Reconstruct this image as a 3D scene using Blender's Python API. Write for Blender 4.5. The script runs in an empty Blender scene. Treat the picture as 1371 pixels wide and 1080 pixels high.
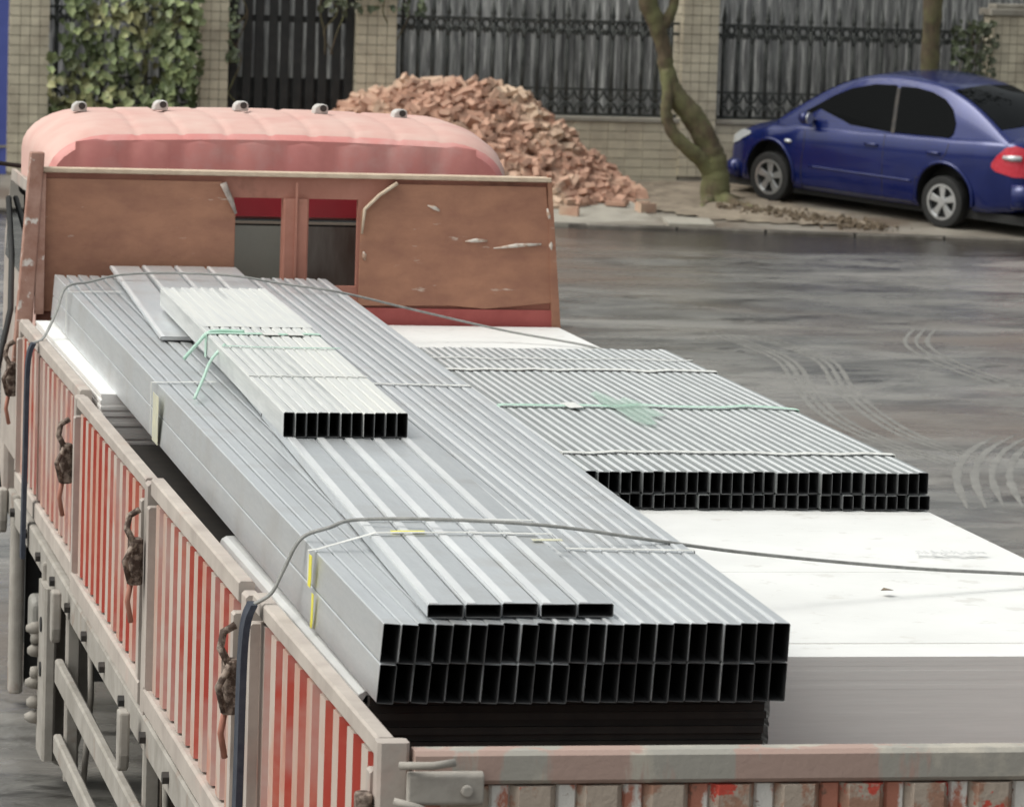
import bpy, bmesh, math, random
from mathutils import Vector, Matrix
random.seed(7)
R = math.radians
S = bpy.context.scene
COL = S.collection
# ------------------------------------------------------------ camera
cam = bpy.data.cameras.new('camera'); co = bpy.data.objects.new('camera', cam); COL.objects.link(co); S.camera = co
F = Vector((0.19942119, 0.97339461, -0.11284553)); RT = Vector((0.97986773, -0.19696765, 0.03260335)); UP = Vector((-0.00950900, 0.11707549, 0.99307749))
M3 = Matrix((RT, UP, -F)).transposed()
co.matrix_world = Matrix.Translation((-1.64141878, -9.11623451, 1.80839161)) @ M3.to_4x4()
cam.sensor_width = 36; cam.lens = 36*5669.56/1371; cam.clip_start = .5; cam.clip_end = 900
cam.dof.use_dof = True; cam.dof.focus_distance = 12.8; cam.dof.aperture_fstop = 12
# ------------------------------------------------------------ sky, sun
W = bpy.data.worlds.new("World"); S.world = W; W.use_nodes = True
nt = W.node_tree; bg = nt.nodes['Background']
sky = nt.nodes.new('ShaderNodeTexSky'); sky.sky_type = 'NISHITA'; sky.sun_disc = False
sky.sun_elevation = R(56); sky.sun_rotation = R(-95); sky.air_density = 1.4; sky.dust_density = 6; sky.ozone_density = 1
hs = nt.nodes.new('ShaderNodeHueSaturation'); hs.inputs['Saturation'].default_value = .22
mx = nt.nodes.new('ShaderNodeMix'); mx.data_type = 'RGBA'; mx.blend_type = 'MULTIPLY'; mx.inputs[0].default_value = 1; mx.inputs[7].default_value = (.99, 1.01, .965, 1)
nt.links.new(sky.outputs[0], hs.inputs['Color']); nt.links.new(hs.outputs[0], mx.inputs[6]); nt.links.new(mx.outputs[2], bg.inputs[0]); bg.inputs[1].default_value = .125
sl = bpy.data.lights.new('sun', 'SUN'); sl.energy = .8; sl.angle = R(50); sl.color = (1, .97, .93)
so = bpy.data.objects.new('sun', sl); COL.objects.link(so)
el, az = R(56), R(-95)
d = Vector((math.sin(az)*math.cos(el), math.cos(az)*math.cos(el), math.sin(el)))
so.rotation_euler = d.to_track_quat('Z', 'Y').to_euler(); so.location = (0, 0, 30)
S.view_settings.view_transform = 'Standard'; S.view_settings.look = 'None'; S.view_settings.exposure = 0.42; S.view_settings.gamma = 1
# ------------------------------------------------------------ materials
def mat(name, c1, c2=None, rough=.7, metal=0., scale=3., stretch=(1, 1, 1), contrast=(.35, .65), c3=None, s3=1.5, th3=(.55, .62), bump=0., bscale=40., rnd=0., coat=0., rough2=None, detail=6, st3=(1, 1, 1), spec=.5):
    m = bpy.data.materials.new(name); m.use_nodes = True; t = m.node_tree; n = t.nodes; l = t.links
    b = n['Principled BSDF']; b.inputs['Roughness'].default_value = rough; b.inputs['Metallic'].default_value = metal
    b.inputs['Specular IOR Level'].default_value = spec
    b.inputs['Coat Weight'].default_value = coat; b.inputs['Coat Roughness'].default_value = .06
    g = n.new('ShaderNodeNewGeometry')
    def noise(sc, st, det=detail):
        mp = n.new('ShaderNodeMapping'); mp.inputs['Scale'].default_value = st; l.new(g.outputs['Position'], mp.inputs[0])
        z = n.new('ShaderNodeTexNoise'); z.inputs['Scale'].default_value = sc; z.inputs['Detail'].default_value = det; z.inputs['Roughness'].default_value = .62
        l.new(mp.outputs[0], z.inputs['Vector']); return z
    def ramp(z, lo, hi):
        r = n.new('ShaderNodeMapRange'); r.inputs[1].default_value = lo; r.inputs[2].default_value = hi; l.new(z.outputs['Fac'], r.inputs[0]); return r
    def mix(f, a, bb):
        x = n.new('ShaderNodeMix'); x.data_type = 'RGBA'
        if hasattr(f, 'is_linked') or not isinstance(f, float): l.new(f, x.inputs[0])
        else: x.inputs[0].default_value = f
        for k, v in ((6, a), (7, bb)):
            if isinstance(v, tuple): x.inputs[k].default_value = (*v[:3], 1)
            else: l.new(v, x.inputs[k])
        return x.outputs[2]
    col = c1
    if c2:
        rr = ramp(noise(scale, stretch), *contrast); col = mix(rr.outputs[0], c1, c2)
        if rough2 is not None:
            q = n.new('ShaderNodeMapRange'); q.inputs[3].default_value = rough; q.inputs[4].default_value = rough2; l.new(rr.outputs[0], q.inputs[0]); l.new(q.outputs[0], b.inputs['Roughness'])
    if c3:
        rr = ramp(noise(s3, st3), *th3); col = mix(rr.outputs[0], col, c3)
    if rnd:
        oi = n.new('ShaderNodeObjectInfo'); q = n.new('ShaderNodeMapRange'); q.inputs[3].default_value = 1-rnd; q.inputs[4].default_value = 1+rnd; l.new(oi.outputs['Random'], q.inputs[0])
        hv = n.new('ShaderNodeHueSaturation'); l.new(q.outputs[0], hv.inputs['Value'])
        if isinstance(col, tuple): hv.inputs['Color'].default_value = (*col[:3], 1)
        else: l.new(col, hv.inputs['Color'])
        col = hv.outputs[0]
    if isinstance(col, tuple): b.inputs['Base Color'].default_value = (*col[:3], 1)
    else: l.new(col, b.inputs['Base Color'])
    if bump:
        z = noise(bscale, (1, 1, 1), 4); bp = n.new('ShaderNodeBump'); bp.inputs['Strength'].default_value = bump; bp.inputs['Distance'].default_value = .01
        l.new(z.outputs['Fac'], bp.inputs['Height']); l.new(bp.outputs[0], b.inputs['Normal'])
    return m
zinc = mat('zinc', (.76, .78, .80), (.58, .60, .62), .34, .75, 5, (4, .5, 4), (.3, .7), c3=(.60, .60, .60), s3=2.5, th3=(.52, .7), bump=.12, bscale=60, rnd=.10, rough2=.5)
zinc_d = mat('zinc_dull', (.38, .40, .40), (.28, .295, .295), .45, .6, 6, (4, .4, 4), (.3, .7), c3=(.36, .37, .37), s3=2, th3=(.5, .7), rnd=.08)
zinc_b = mat('zinc_lip', (.90, .91, .92), (.78, .79, .81), .35, .4, 6, (3, .5, 3), rnd=.06)  # brighter zinc for the raised lips on the studs
zinc_w = mat('zinc_dusty', (.78, .79, .78), (.64, .655, .65), .42, .45, 9, (7, .25, 7), (.35, .65), c3=(.50, .52, .52), s3=4, th3=(.54, .68), st3=(6, .12, 1), rnd=.09)
paper = mat('white_paper', (.70, .70, .67), (.64, .65, .64), .5, .2, 9, (7, .25, 7), (.35, .65), c3=(.60, .61, .61), s3=5, th3=(.56, .68), st3=(6, .12, 1))
zinc_in = mat('zinc_inside_shade', (.030, .030, .032), None, .8, .1)  # shade inside the hollow studs, put into the colour
zinc_cut = mat('zinc_cut_edge', (.12, .122, .125), None, .6, .3)
band_m = mat('band_steel', (.80, .80, .77), (.62, .62, .60), .45, .2, 20)
def film():
    m = mat('green_film', (.40, .62, .50), (.52, .66, .58), .3, 0, 30); m.node_tree.nodes['Principled BSDF'].inputs['Alpha'].default_value = .30; return m
green_m = mat('green_band', (.38, .60, .48), (.50, .66, .58), .4, 0, 15)
yellow_m = mat('yellow_label', (.80, .72, .05), (.66, .62, .12), .6, 0, 25)
cream_m = mat('cream_band', (.60, .58, .42), (.5, .5, .42), .6, 0, 20)
board_m = mat('white_board', (.74, .74, .73), (.67, .67, .66), .6, 0, 2.2, (1, 1, 1), (.4, .7), c3=(.62, .61, .59), s3=9, th3=(.6, .66), rnd=.015)
boardedge_m = mat('board_core', (.82, .80, .78), (.79, .77, .75), .9, 0, 30, (.3, .3, 6), (.4, .6), rnd=.015)
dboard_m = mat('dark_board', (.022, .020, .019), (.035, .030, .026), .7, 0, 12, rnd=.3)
wrap_m = mat('pale_wrap', (.60, .60, .59), (.48, .48, .48), .4, 0, 4, (3, .5, 3), bump=.2, bscale=15)
ribm = mat('rib_paint', (.44, .37, .325), (.44, .25, .19), .85, 0, 1.6, (1, 1, 1), (.42, .6), c3=(.44, .13, .08), s3=1.3, th3=(.56, .68), bump=.1, rnd=.04)
dust = mat('dusty_paint', (.45, .40, .36), (.35, .305, .275), .85, 0, 5, (1, 1, 1), (.35, .65), c3=(.44, .30, .26), s3=1.8, th3=(.58, .75), bump=.15, rnd=.03)
dust2 = mat('dusty_steel', (.35, .325, .295), (.25, .23, .205), .9, 0, 7, c3=(.24, .19, .16), s3=5, th3=(.6, .7), bump=.2)
redp = mat('red_paint', (.38, .048, .030), (.46, .15, .10), .65, 0, 2.0, (1, 1, 1), (.45, .68), c3=(.42, .30, .27), s3=.9, th3=(.44, .58))
redfade = mat('faded_red_roof', (.64, .26, .235), (.56, .20, .19), .55, 0, 3, (2, 2, 2), (.35, .65), c3=(.66, .38, .35), s3=3, th3=(.5, .7), bump=.04, coat=.1)
roofdust = mat('dusty_red_roof', (.62, .43, .38), (.58, .33, .29), .75, 0, 4, (1, 1, 1), (.35, .7), c3=(.60, .30, .29), s3=2, th3=(.6, .8))
deepred = mat('deep_red', (.33, .018, .03), (.27, .02, .028), .5)
ply = mat('old_plywood', (.38, .185, .115), (.29, .135, .088), .75, 0, 6, (1, 1, 2.0), (.36, .66), c3=(.52, .40, .33), s3=7, th3=(.645, .70), st3=(.7, 1, 3), bump=.25)
plyr = mat('rust_red_steel', (.42, .19, .14), (.34, .14, .10), .75, 0, 5, c3=(.22, .10, .07), s3=4, th3=(.55, .7))
paletrim = mat('pale_trim', (.62, .50, .38), (.50, .38, .28), .7, 0, 12)
flake = mat('flaking_post', (.42, .25, .20), (.30, .15, .11), .8, 0, 12, c3=(.66, .60, .56), s3=14, th3=(.6, .66))
black = mat('black_rubber', (.012, .012, .012), (.02, .02, .02), .75)
blackm = mat('dark_metal', (.03, .03, .03), (.06, .05, .045), .6, .3, 10)
rusty = mat('rusty_latch', (.07, .045, .035), (.30, .24, .20), .75, .2, 45, (1, 1, 1), (.45, .6))
webm = mat('webbing', (.022, .028, .045), (.045, .052, .07), .85, 0, 25)
ropem = mat('grey_rope', (.20, .20, .19), (.30, .30, .29), .7, 0, 40)
glassd = mat('dark_glass', (.002, .0025, .003), None, .03, 0, spec=.06)
glassg = mat('grey_green_glass', (.26, .275, .245), (.21, .225, .20), .35, 0, 3, spec=.6)
glassb = mat('brown_glass', (.15, .135, .12), (.08, .06, .05), .3, 0, 4, (3, 1, .6), spec=.6)
chrome = mat('silver', (.62, .63, .64), None, .28, .8)
blue = mat('blue_paint', (.002, .010, .098), (.003, .012, .115), .22, .25, 4, coat=.5)
lampr = mat('red_lens', (.55, .01, .03), (.62, .03, .06), .15, 0, 20, coat=1)
lampw = mat('clear_lens', (.6, .62, .64), None, .12, 0.2, coat=1)
iron = mat('dark_iron', (.030, .034, .033), (.075, .078, .072), .6, .2, 8)
tile_m = mat('pale_tile', (.60, .545, .42), (.50, .45, .35), .55, 0, 6, (1, 1, 1), (.3, .7), c3=(.36, .31, .24), s3=1.8, th3=(.5, .75), rnd=.09)
grout_m = mat('tile_grout', (.33, .30, .245), (.22, .20, .165), .95, 0, 9)
conc = mat('concrete', (.34, .315, .27), (.27, .25, .215), .9, 0, 4, c3=(.20, .18, .15), s3=2, th3=(.5, .7), bump=.2)
bluep = mat('blue_sheet', (.075, .10, .36), (.09, .12, .40), .5, 0, 3)
barkm = mat('bark', (.13, .095, .06), (.075, .06, .038), .95, 0, 6, (3, 3, 1), (.35, .65), c3=(.15, .15, .07), s3=2.5, th3=(.42, .6), bump=1., bscale=34)
sheetm = mat('stained_sheet', (.35, .355, .35), (.12, .12, .125), .6, .1, 5, (5, 5, .35), (.38, .62), c3=(.58, .58, .57), s3=6, th3=(.55, .68), st3=(4, 4, .3), rnd=.22)
soilm2 = mat('trodden_earth', (.27, .225, .17), (.18, .145, .11), .9, 0, 3, c3=(.12, .095, .07), s3=4, th3=(.52, .66), bump=.5, bscale=18)
soilm = mat('wet_soil', (.20, .15, .10), (.11, .085, .06), .95, 0, 5, c3=(.24, .20, .15), s3=3, th3=(.5, .65), bump=.9, bscale=25)
walkm = mat('pavement', (.25, .225, .19), (.17, .15, .125), .75, 0, 1.3, (.7, 1.6, 1), (.35, .65), c3=(.13, .10, .075), s3=.55, th3=(.5, .62), bump=.3, rough2=.45)
def leafmat(name, c1, c2, c3):
    m = mat(name, c1, c2, .5, 0, 9, rnd=.35, c3=c3, s3=1.6, th3=(.5, .6)); return m
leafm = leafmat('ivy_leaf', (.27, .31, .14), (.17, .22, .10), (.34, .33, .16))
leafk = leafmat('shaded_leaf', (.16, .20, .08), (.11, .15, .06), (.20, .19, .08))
leafd = leafmat('dark_leaf', (.07, .09, .05), (.10, .12, .06), (.08, .09, .05))
brickm = mat('brick_clay', (.42, .26, .19), (.35, .20, .145), .92, 0, 9, (1, 1, 1), (.3, .7), c3=(.47, .35, .26), s3=1.2, th3=(.45, .6), rnd=.28, bump=.3)
# the wet, muddy yard
roadm = bpy.data.materials.new('wet_road'); roadm.use_nodes = True
def road_nodes():
    t = roadm.node_tree; n = t.nodes; l = t.links; b = n['Principled BSDF']
    g = n.new('ShaderNodeNewGeometry')
    def nz(sc, st, rot=0, det=8, dist=0.):
        mp = n.new('ShaderNodeMapping'); mp.inputs['Scale'].default_value = st; mp.inputs['Rotation'].default_value = (0, 0, rot); l.new(g.outputs['Position'], mp.inputs[0])
        z = n.new('ShaderNodeTexNoise'); z.inputs['Scale'].default_value = sc; z.inputs['Detail'].default_value = det; z.inputs['Roughness'].default_value = .6; z.inputs['Distortion'].default_value = dist
        l.new(mp.outputs[0], z.inputs['Vector']); return z.outputs['Fac']
    def mr(f, a, bb, c=0., d=1.):
        r = n.new('ShaderNodeMapRange'); r.inputs[1].default_value = a; r.inputs[2].default_value = bb; r.inputs[3].default_value = c; r.inputs[4].default_value = d; l.new(f, r.inputs[0]); return r.outputs[0]
    def mix(f, a, bb):
        x = n.new('ShaderNodeMix'); x.data_type = 'RGBA'; l.new(f, x.inputs[0])
        for k, v in ((6, a), (7, bb)):
            if isinstance(v, tuple): x.inputs[k].default_value = (*v, 1)
            else: l.new(v, x.inputs[k])
        return x.outputs[2]
    streak = mr(nz(1.6, (.75, 1.2, 1), .06, 12, .9), .38, .62)
    c = mix(streak, (.090, .086, .081), (.185, .178, .166))
    c = mix(mr(nz(1.5, (.7, 1.4, 1), -.3, 10, 1.6), .57, .62), c, (.045, .042, .039))
    c = mix(mr(nz(.55, (.45, 1.1, 1), .2, 6, 1.5), .50, .60), c, (.235, .223, .207))
    c = mix(mr(nz(.16, (1, 1, 1), 0, 3), .50, .62), c, (.155, .125, .105))
    c = mix(mr(nz(4.5, (.5, 1.3, 1), .3, 10, 1.5), .66, .70), c, (.27, .26, .245))
    # a dark wet band runs along the kerb
    sx = n.new('ShaderNodeSeparateXYZ'); l.new(g.outputs['Position'], sx.inputs[0])
    ma = n.new('ShaderNodeMath'); ma.operation = 'MULTIPLY_ADD'; l.new(sx.outputs[0], ma.inputs[0]); ma.inputs[1].default_value = .25; l.new(sx.outputs[1], ma.inputs[2])
    mb = n.new('ShaderNodeMath'); mb.operation = 'MULTIPLY_ADD'; l.new(nz(.7, (.5, 1, 1)), mb.inputs[0]); mb.inputs[1].default_value = 6.; l.new(ma.outputs[0], mb.inputs[2])
    band = mr(mb.outputs[0], 41.2, 41.9)
    c2 = mix(band, c, (.045, .040, .037)); 
    l.new(c2, b.inputs['Base Color'])
    r1 = mr(nz(1.3, (.6, 1.2, 1), 0, 8, .8), .35, .65, .14, .40)
    mm = n.new('ShaderNodeMix'); mm.data_type = 'FLOAT'; l.new(band, mm.inputs[0]); l.new(r1, mm.inputs[2]); mm.inputs[3].default_value = .12
    l.new(mm.outputs[0], b.inputs['Roughness'])
    bp = n.new('ShaderNodeBump'); bp.inputs['Strength'].default_value = .55; bp.inputs['Distance'].default_value = .03
    l.new(nz(5, (.9, 1.3, 1), .1, 12, .6), bp.inputs['Height']); l.new(bp.outputs[0], b.inputs['Normal'])
road_nodes()
# ------------------------------------------------------------ builders
WL = {}
def tag(o, label=None, cat=None, group=None, kind=None):
    if label: o['label'] = label
    if cat: o['category'] = cat
    if group: o['group'] = group
    if kind: o['kind'] = kind
    return o
def empty(name, loc, label, cat, group=None):
    o = bpy.data.objects.new(name, None); COL.objects.link(o); o.location = loc; o.empty_display_size = .2; WL[o.name] = Matrix.Translation(loc)
    return tag(o, label, cat, group)
def place(o, M, parent):
    "put o at world matrix M under parent"
    COL.objects.link(o); WL[o.name] = M
    if parent: o.parent = parent; o.matrix_basis = WL[parent.name].inverted() @ M
    else: o.matrix_basis = M
    return o
class MB:
    def __init__(s): s.v = []; s.f = []; s.mi = []
    def add(s, vs, fs, mi=0):
        k = len(s.v); s.v += [Vector(v) for v in vs]; s.f += [tuple(i+k for i in f) for f in fs]; s.mi += [mi]*len(fs) if isinstance(mi, int) else list(mi); return s
    def box(s, x0, x1, y0, y1, z0, z1, mi=0, M=None):
        vs = [Vector((x, y, z)) for z in (z0, z1) for y in (y0, y1) for x in (x0, x1)]
        if M: vs = [M @ v for v in vs]
        return s.add(vs, [(0, 2, 3, 1), (4, 5, 7, 6), (0, 1, 5, 4), (2, 6, 7, 3), (0, 4, 6, 2), (1, 3, 7, 5)], mi)
    def cbox(s, x0, x1, y0, y1, z0, z1, c, mi=0, M=None, axis=1):
        "box with chamfered long edges, prism along axis"
        if axis == 1: pts = [(x0+c, z0), (x1-c, z0), (x1, z0+c), (x1, z1-c), (x1-c, z1), (x0+c, z1), (x0, z1-c), (x0, z0+c)]; mk = lambda p, t: (p[0], t, p[1]); a, b = y0, y1
        elif axis == 0: pts = [(y0+c, z0), (y1-c, z0), (y1, z0+c), (y1, z1-c), (y1-c, z1), (y0+c, z1), (y0, z1-c), (y0, z0+c)]; mk = lambda p, t: (t, p[0], p[1]); a, b = x0, x1
        else: pts = [(x0+c, y0), (x1-c, y0), (x1, y0+c), (x1, y1-c), (x1-c, y1), (x0+c, y1), (x0, y1-c), (x0, y0+c)]; mk = lambda p, t: (p[0], p[1], t); a, b = z0, z1
        vs = [Vector(mk(p, t)) for t in (a, b) for p in pts]
        if M: vs = [M @ v for v in vs]
        return s.add(vs, [(i, (i+1) % 8, (i+1) % 8+8, i+8) for i in range(8)]+[tuple(range(7, -1, -1)), tuple(range(8, 16))], mi)
    def prism(s, poly, fn, a, b, mi=0):
        n = len(poly); vs = [fn(p, t) for t in (a, b) for p in poly]
        return s.add(vs, [(i, (i+1) % n, (i+1) % n+n, i+n) for i in range(n)]+[tuple(range(n-1, -1, -1)), tuple(range(n, 2*n))], mi)
    def tube(s, pts, r, n=8, mi=0, flat=1.):
        pts = [Vector(p) for p in pts]; rs = r if isinstance(r, (list, tuple)) else [r]*len(pts); vs = []; ref = None
        for i, p in enumerate(pts):
            t = (pts[min(i+1, len(pts)-1)]-pts[max(i-1, 0)]).normalized()
            if ref is None: ref = t.orthogonal().normalized() if abs(t.z) > .95 else t.cross(Vector((0, 0, 1))).normalized()
            u = (ref-t*ref.dot(t)).normalized(); ref = u; w = t.cross(u)
            vs += [p+(u*math.cos(2*math.pi*k/n)+w*math.sin(2*math.pi*k/n)*flat)*rs[i] for k in range(n)]
        m = len(pts); fs = [(i*n+k, i*n+(k+1) % n, (i+1)*n+(k+1) % n, (i+1)*n+k) for i in range(m-1) for k in range(n)]
        return s.add(vs, fs+[tuple(range(n-1, -1, -1)), tuple(range((m-1)*n, m*n))], mi)
    def disc(s, c, axis, r0, r1, t, n=24, mi=0):
        "ring or disc, thickness t along axis"
        a = Vector(axis).normalized(); u = a.orthogonal().normalized(); w = a.cross(u); c = Vector(c); vs = []
        for h in (-t/2, t/2):
            for r in (r0, r1):
                vs += [c+a*h+(u*math.cos(2*math.pi*k/n)+w*math.sin(2*math.pi*k/n))*r for k in range(n)]
        fs = []
        for k in range(n):
            j = (k+1) % n
            fs += [(k, n+k, n+j, j)[::1], (2*n+k, 2*n+j, 3*n+j, 3*n+k), (n+k, 3*n+k, 3*n+j, n+j)]
            if r0 > 1e-4: fs.append((k, j, 2*n+j, 2*n+k))
        return s.add(vs, fs, mi)
    def mesh(s, name, mats, smooth=False, origin=None, fix=True):
        c = Vector(origin) if origin is not None else Vector([(min(v[i] for v in s.v)+max(v[i] for v in s.v))/2 for i in range(3)])
        me = bpy.data.meshes.new(name); me.from_pydata([v-c for v in s.v], [], s.f)
        for m in (mats if isinstance(mats, (list, tuple)) else [mats]): me.materials.append(m)
        me.polygons.foreach_set('material_index', s.mi)
        if fix:
            bm = bmesh.new(); bm.from_mesh(me); bmesh.ops.recalc_face_normals(bm, faces=bm.faces); bm.to_mesh(me); bm.free()
        if smooth: me.polygons.foreach_set('use_smooth', [True]*len(me.polygons))
        me.update(); return me, c
    def build(s, name, mats, parent=None, smooth=False, bevel=0., angle=None, **tg):
        me, c = s.mesh(name, mats, smooth)
        if smooth and angle: me.set_sharp_from_angle(angle=R(angle))
        o = bpy.data.objects.new(name, me); place(o, Matrix.Translation(c), parent)
        if bevel:
            b = o.modifiers.new('bevel', 'BEVEL'); b.width = bevel; b.segments = 2; b.limit_method = 'ANGLE'
        return tag(o, **tg)
def inst(name, me, M, parent, **tg): return tag(place(bpy.data.objects.new(name, me), M, parent), **tg)
T = Matrix.Translation
def Rz(a): return Matrix.Rotation(a, 4, 'Z')
# ------------------------------------------------------------ ground
def kerbY(X): return 38.6-.25*(max(X, 6.)-9.96)
def gz(X, Y): return -1.635+.078*(Y-kerbY(X)) if Y > kerbY(X) else -1.68
MB().add([(-300, -120, -1.68), (300, -120, -1.68), (300, 500, -1.68), (-300, 500, -1.68)], [(0, 1, 2, 3)]).build('road', roadm, kind='structure')
m = MB(); xs = [-20, 0, 3, 6, 8, 10, 12, 14, 16, 20, 26]; ys = [0, .02, .6, 1.5, 3, 5, 8]
for i, x in enumerate(xs):
    for y in ys: Y = kerbY(x)+y; m.v.append(Vector((x, Y, -1.635+.078*min(y, 5))))
n_ = len(ys)
for i in range(len(xs)-1):
    for j in range(n_-1): m.f.append((i*n_+j, (i+1)*n_+j, (i+1)*n_+j+1, i*n_+j+1)); m.mi.append(0)
m.build('pavement', walkm, kind='structure')
m = MB(); 
for i in range(22):
    x0 = 1+i*1.0; x1 = x0+.995; j = random.uniform(-.006, .006)
    M = T(((x0+x1)/2, kerbY((x0+x1)/2)-.06+j*2, -1.665+j)) @ Rz(math.atan(-.25) if x0 > 6 else 0)
    m.cbox(-.5, .5, -.05, .05, -.06, .030, .012, 0, M, 0)
m.build('kerb', mat('dirty_kerb', (.20, .18, .155), (.12, .105, .09), .8, 0, 5, c3=(.07, .06, .05), s3=1.5, th3=(.45, .6)), kind='structure')
# soil round the tree, lumps and litter
def drape(name, poly, material, lift=.01, bumpy=0., n=22, **tg):
    "a low patch of ground over polygon poly in XY"
    xs = [p[0] for p in poly]; ys = [p[1] for p in poly]; m = MB(); idx = {}
    def inside(x, y):
        c = False; j = len(poly)-1
        for i in range(len(poly)):
            if (poly[i][1] > y) != (poly[j][1] > y) and x < (poly[j][0]-poly[i][0])*(y-poly[i][1])/(poly[j][1]-poly[i][1])+poly[i][0]: c = not c
            j = i
        return c
    rr = random.Random(3)
    for a in range(n+1):
        for b in range(n+1):
            x = min(xs)+(max(xs)-min(xs))*a/n; y = min(ys)+(max(ys)-min(ys))*b/n
            if inside(x, y): idx[a, b] = len(m.v); m.v.append(Vector((x+rr.uniform(-.3, .3)*(max(xs)-min(xs))/n, y+rr.uniform(-.3, .3)*(max(ys)-min(ys))/n, gz(x, y)+lift+rr.random()*bumpy)))
    for a in range(n):
        for b in range(n):
            q = [(a, b), (a+1, b), (a+1, b+1), (a, b+1)]
            if all(k in idx for k in q): m.f.append(tuple(idx[k] for k in q)); m.mi.append(0)
    return m.build(name, material, smooth=True, **tg)
drape('soil', [(9.7, 40.2), (10.4, 39.0), (11.6, 38.5), (12.6, 38.35), (12.2, 39.6), (11.6, 40.6), (12.2, 42.2), (9.2, 42.2)], soilm2, .012, .018, 34, kind='structure')
MB().prism([(8.2, 40.3), (9.86, 40.35), (9.86, 38.62), (8.35, 38.85)], lambda p, t: (p[0], p[1], gz(p[0], p[1])+t), -.02, .035).build('concrete_slab', conc, kind='structure')
MB().prism([(9.95, 39.2), (10.5, 39.0), (10.45, 38.5), (9.93, 38.62)], lambda p, t: (p[0], p[1], gz(p[0], p[1])+t), -.02, .03).build('concrete_slab', conc, kind='structure')
m = MB()
for i in range(420):
    t = random.random(); x = 11.05+1.35*t+random.gauss(0, .16); y = 40.0-1.75*t+random.gauss(0, .16); s = .010+.035*random.random()**2.5
    M = T((x, y, gz(x, y)+.02+s*.3)) @ Matrix.Rotation(random.uniform(0, 6), 4, Vector((random.random(), random.random(), 1)).normalized())
    m.box(-s, s, -s*.6, s*.6, -s*.4, s*.4, 0, M)
m.build('dirt_clods', mat('dark_soil', (.10, .075, .05), (.17, .13, .09), .95, 0, 12), label='ridge of dark broken soil and litter between the tree roots and the kerb', cat='debris', kind='stuff')
# curved tyre marks left in the mud
marks = mat('pale_mud', (.235, .225, .208), (.15, .143, .132), .45, 0, 6)
def mark(pts, w, ins=0):
    m = MB(); P = []
    for i in range(len(pts)-1):
        p0 = Vector(pts[max(i-1, 0)]); p1 = Vector(pts[i]); p2 = Vector(pts[i+1]); p3 = Vector(pts[min(i+2, len(pts)-1)])
        for k in range(8):
            t = k/8; P.append(.5*((2*p1)+(p2-p0)*t+(2*p0-5*p1+4*p2-p3)*t*t+(3*p1-p0-3*p2+p3)*t**3))
    vs = []
    for i, p in enumerate(P):
        tt = (P[min(i+1, len(P)-1)]-P[max(i-1, 0)]).normalized(); nn = Vector((-tt.y, tt.x)); ww = w*(.7+.6*random.random())*min(1, (i+1)/6, (len(P)-i)/6)
        vs += [(p.x-nn.x*ww/2, p.y-nn.y*ww/2, -1.6785), (p.x, p.y, -1.6765), (p.x+nn.x*ww/2, p.y+nn.y*ww/2, -1.6785)]
    m.add(vs, [(3*i+a, 3*i+3+a, 3*i+4+a, 3*i+1+a) for i in range(len(P)-1) for a in (0, 1)])
    m.build('tyre_track', marks, smooth=True, kind='structure')
for dx in (-.10, -.03, .04):
    mark([(7.45+dx, 26.5), (7.5+dx, 24.4), (7.1+dx, 22.2), (6.82+dx, 20.5), (6.75+dx, 19.1), (6.9+dx, 17.5)], .042)
    mark([(7.75+dx, 26.2), (7.84+dx, 24.4), (7.42+dx, 22.2), (7.16+dx, 20.5), (7.06+dx, 19.1), (7.2+dx, 17.8)], .04)
for dx in (0, .10, .20): mark([(9.6+dx, 27.5), (8.9+dx, 25.6), (8.7+dx, 23.4), (8.9+dx, 21.2), (9.4+dx, 19.5)], .035)
for dy in (0, .28, .56): mark([(7.9, 30.2+dy), (9.4, 29.6+dy), (11.2, 29.9+dy), (13, 30.8+dy)], .06)
for dy in (0, .3): mark([(6.2, 33.0+dy), (8.6, 32.2+dy), (11.2, 32.0+dy), (13.6, 32.6+dy)], .07)
for dx in (0, .12, .24, .36, .9, 1.0, 1.1): mark([(6.3+dx, 15.6), (6.7+dx, 17.1), (7.2+dx, 18.4), (7.75+dx, 19.4)], .05)
# ------------------------------------------------------------ truck
truck = empty('flatbed_truck', (1.2, 5, -1.68), 'dusty red flatbed truck loaded with steel studs and white boards, seen from behind', 'truck')
def tp(m, name, mt, par=None, **k): return m.build(name, mt, par or truck, **k)
m = MB(); 
for i in range(16): m.box(.0, 2.4, .02+i*.6, .6+i*.6, -.72, -.665)
tp(m, 'bed_floor', blackm)
m = MB(); m.cbox(.5, .62, -.1, 11.6, -1.05, -.76, .01).cbox(1.76, 1.88, -.1, 11.6, -1.05, -.76, .01)
for i in range(14): m.box(0, 2.4, .3+i*.7, .38+i*.7, -.80, -.722)
tp(m, 'chassis_frame', blackm)
beam = tp(MB().cbox(-.085, .0, -.05, 9.55, -.87, -.755, .008), 'side_beam', dust2)
bolt = MB().disc((0, 0, 0), (1, 0, 0), 0, .02, .02, 6).tube([(-.02, 0, -.0), (-.02, 0, -.001)], .02, 6)
me_bolt = MB().disc((0, 0, 0), (1, 0, 0), 0, .021, .03, 6).mesh('bolt', blackm, origin=(0, 0, 0))[0]
for i in range(15): inst('bolt', me_bolt, T((-.09, .35+i*.63, -.81)), beam)
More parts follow.
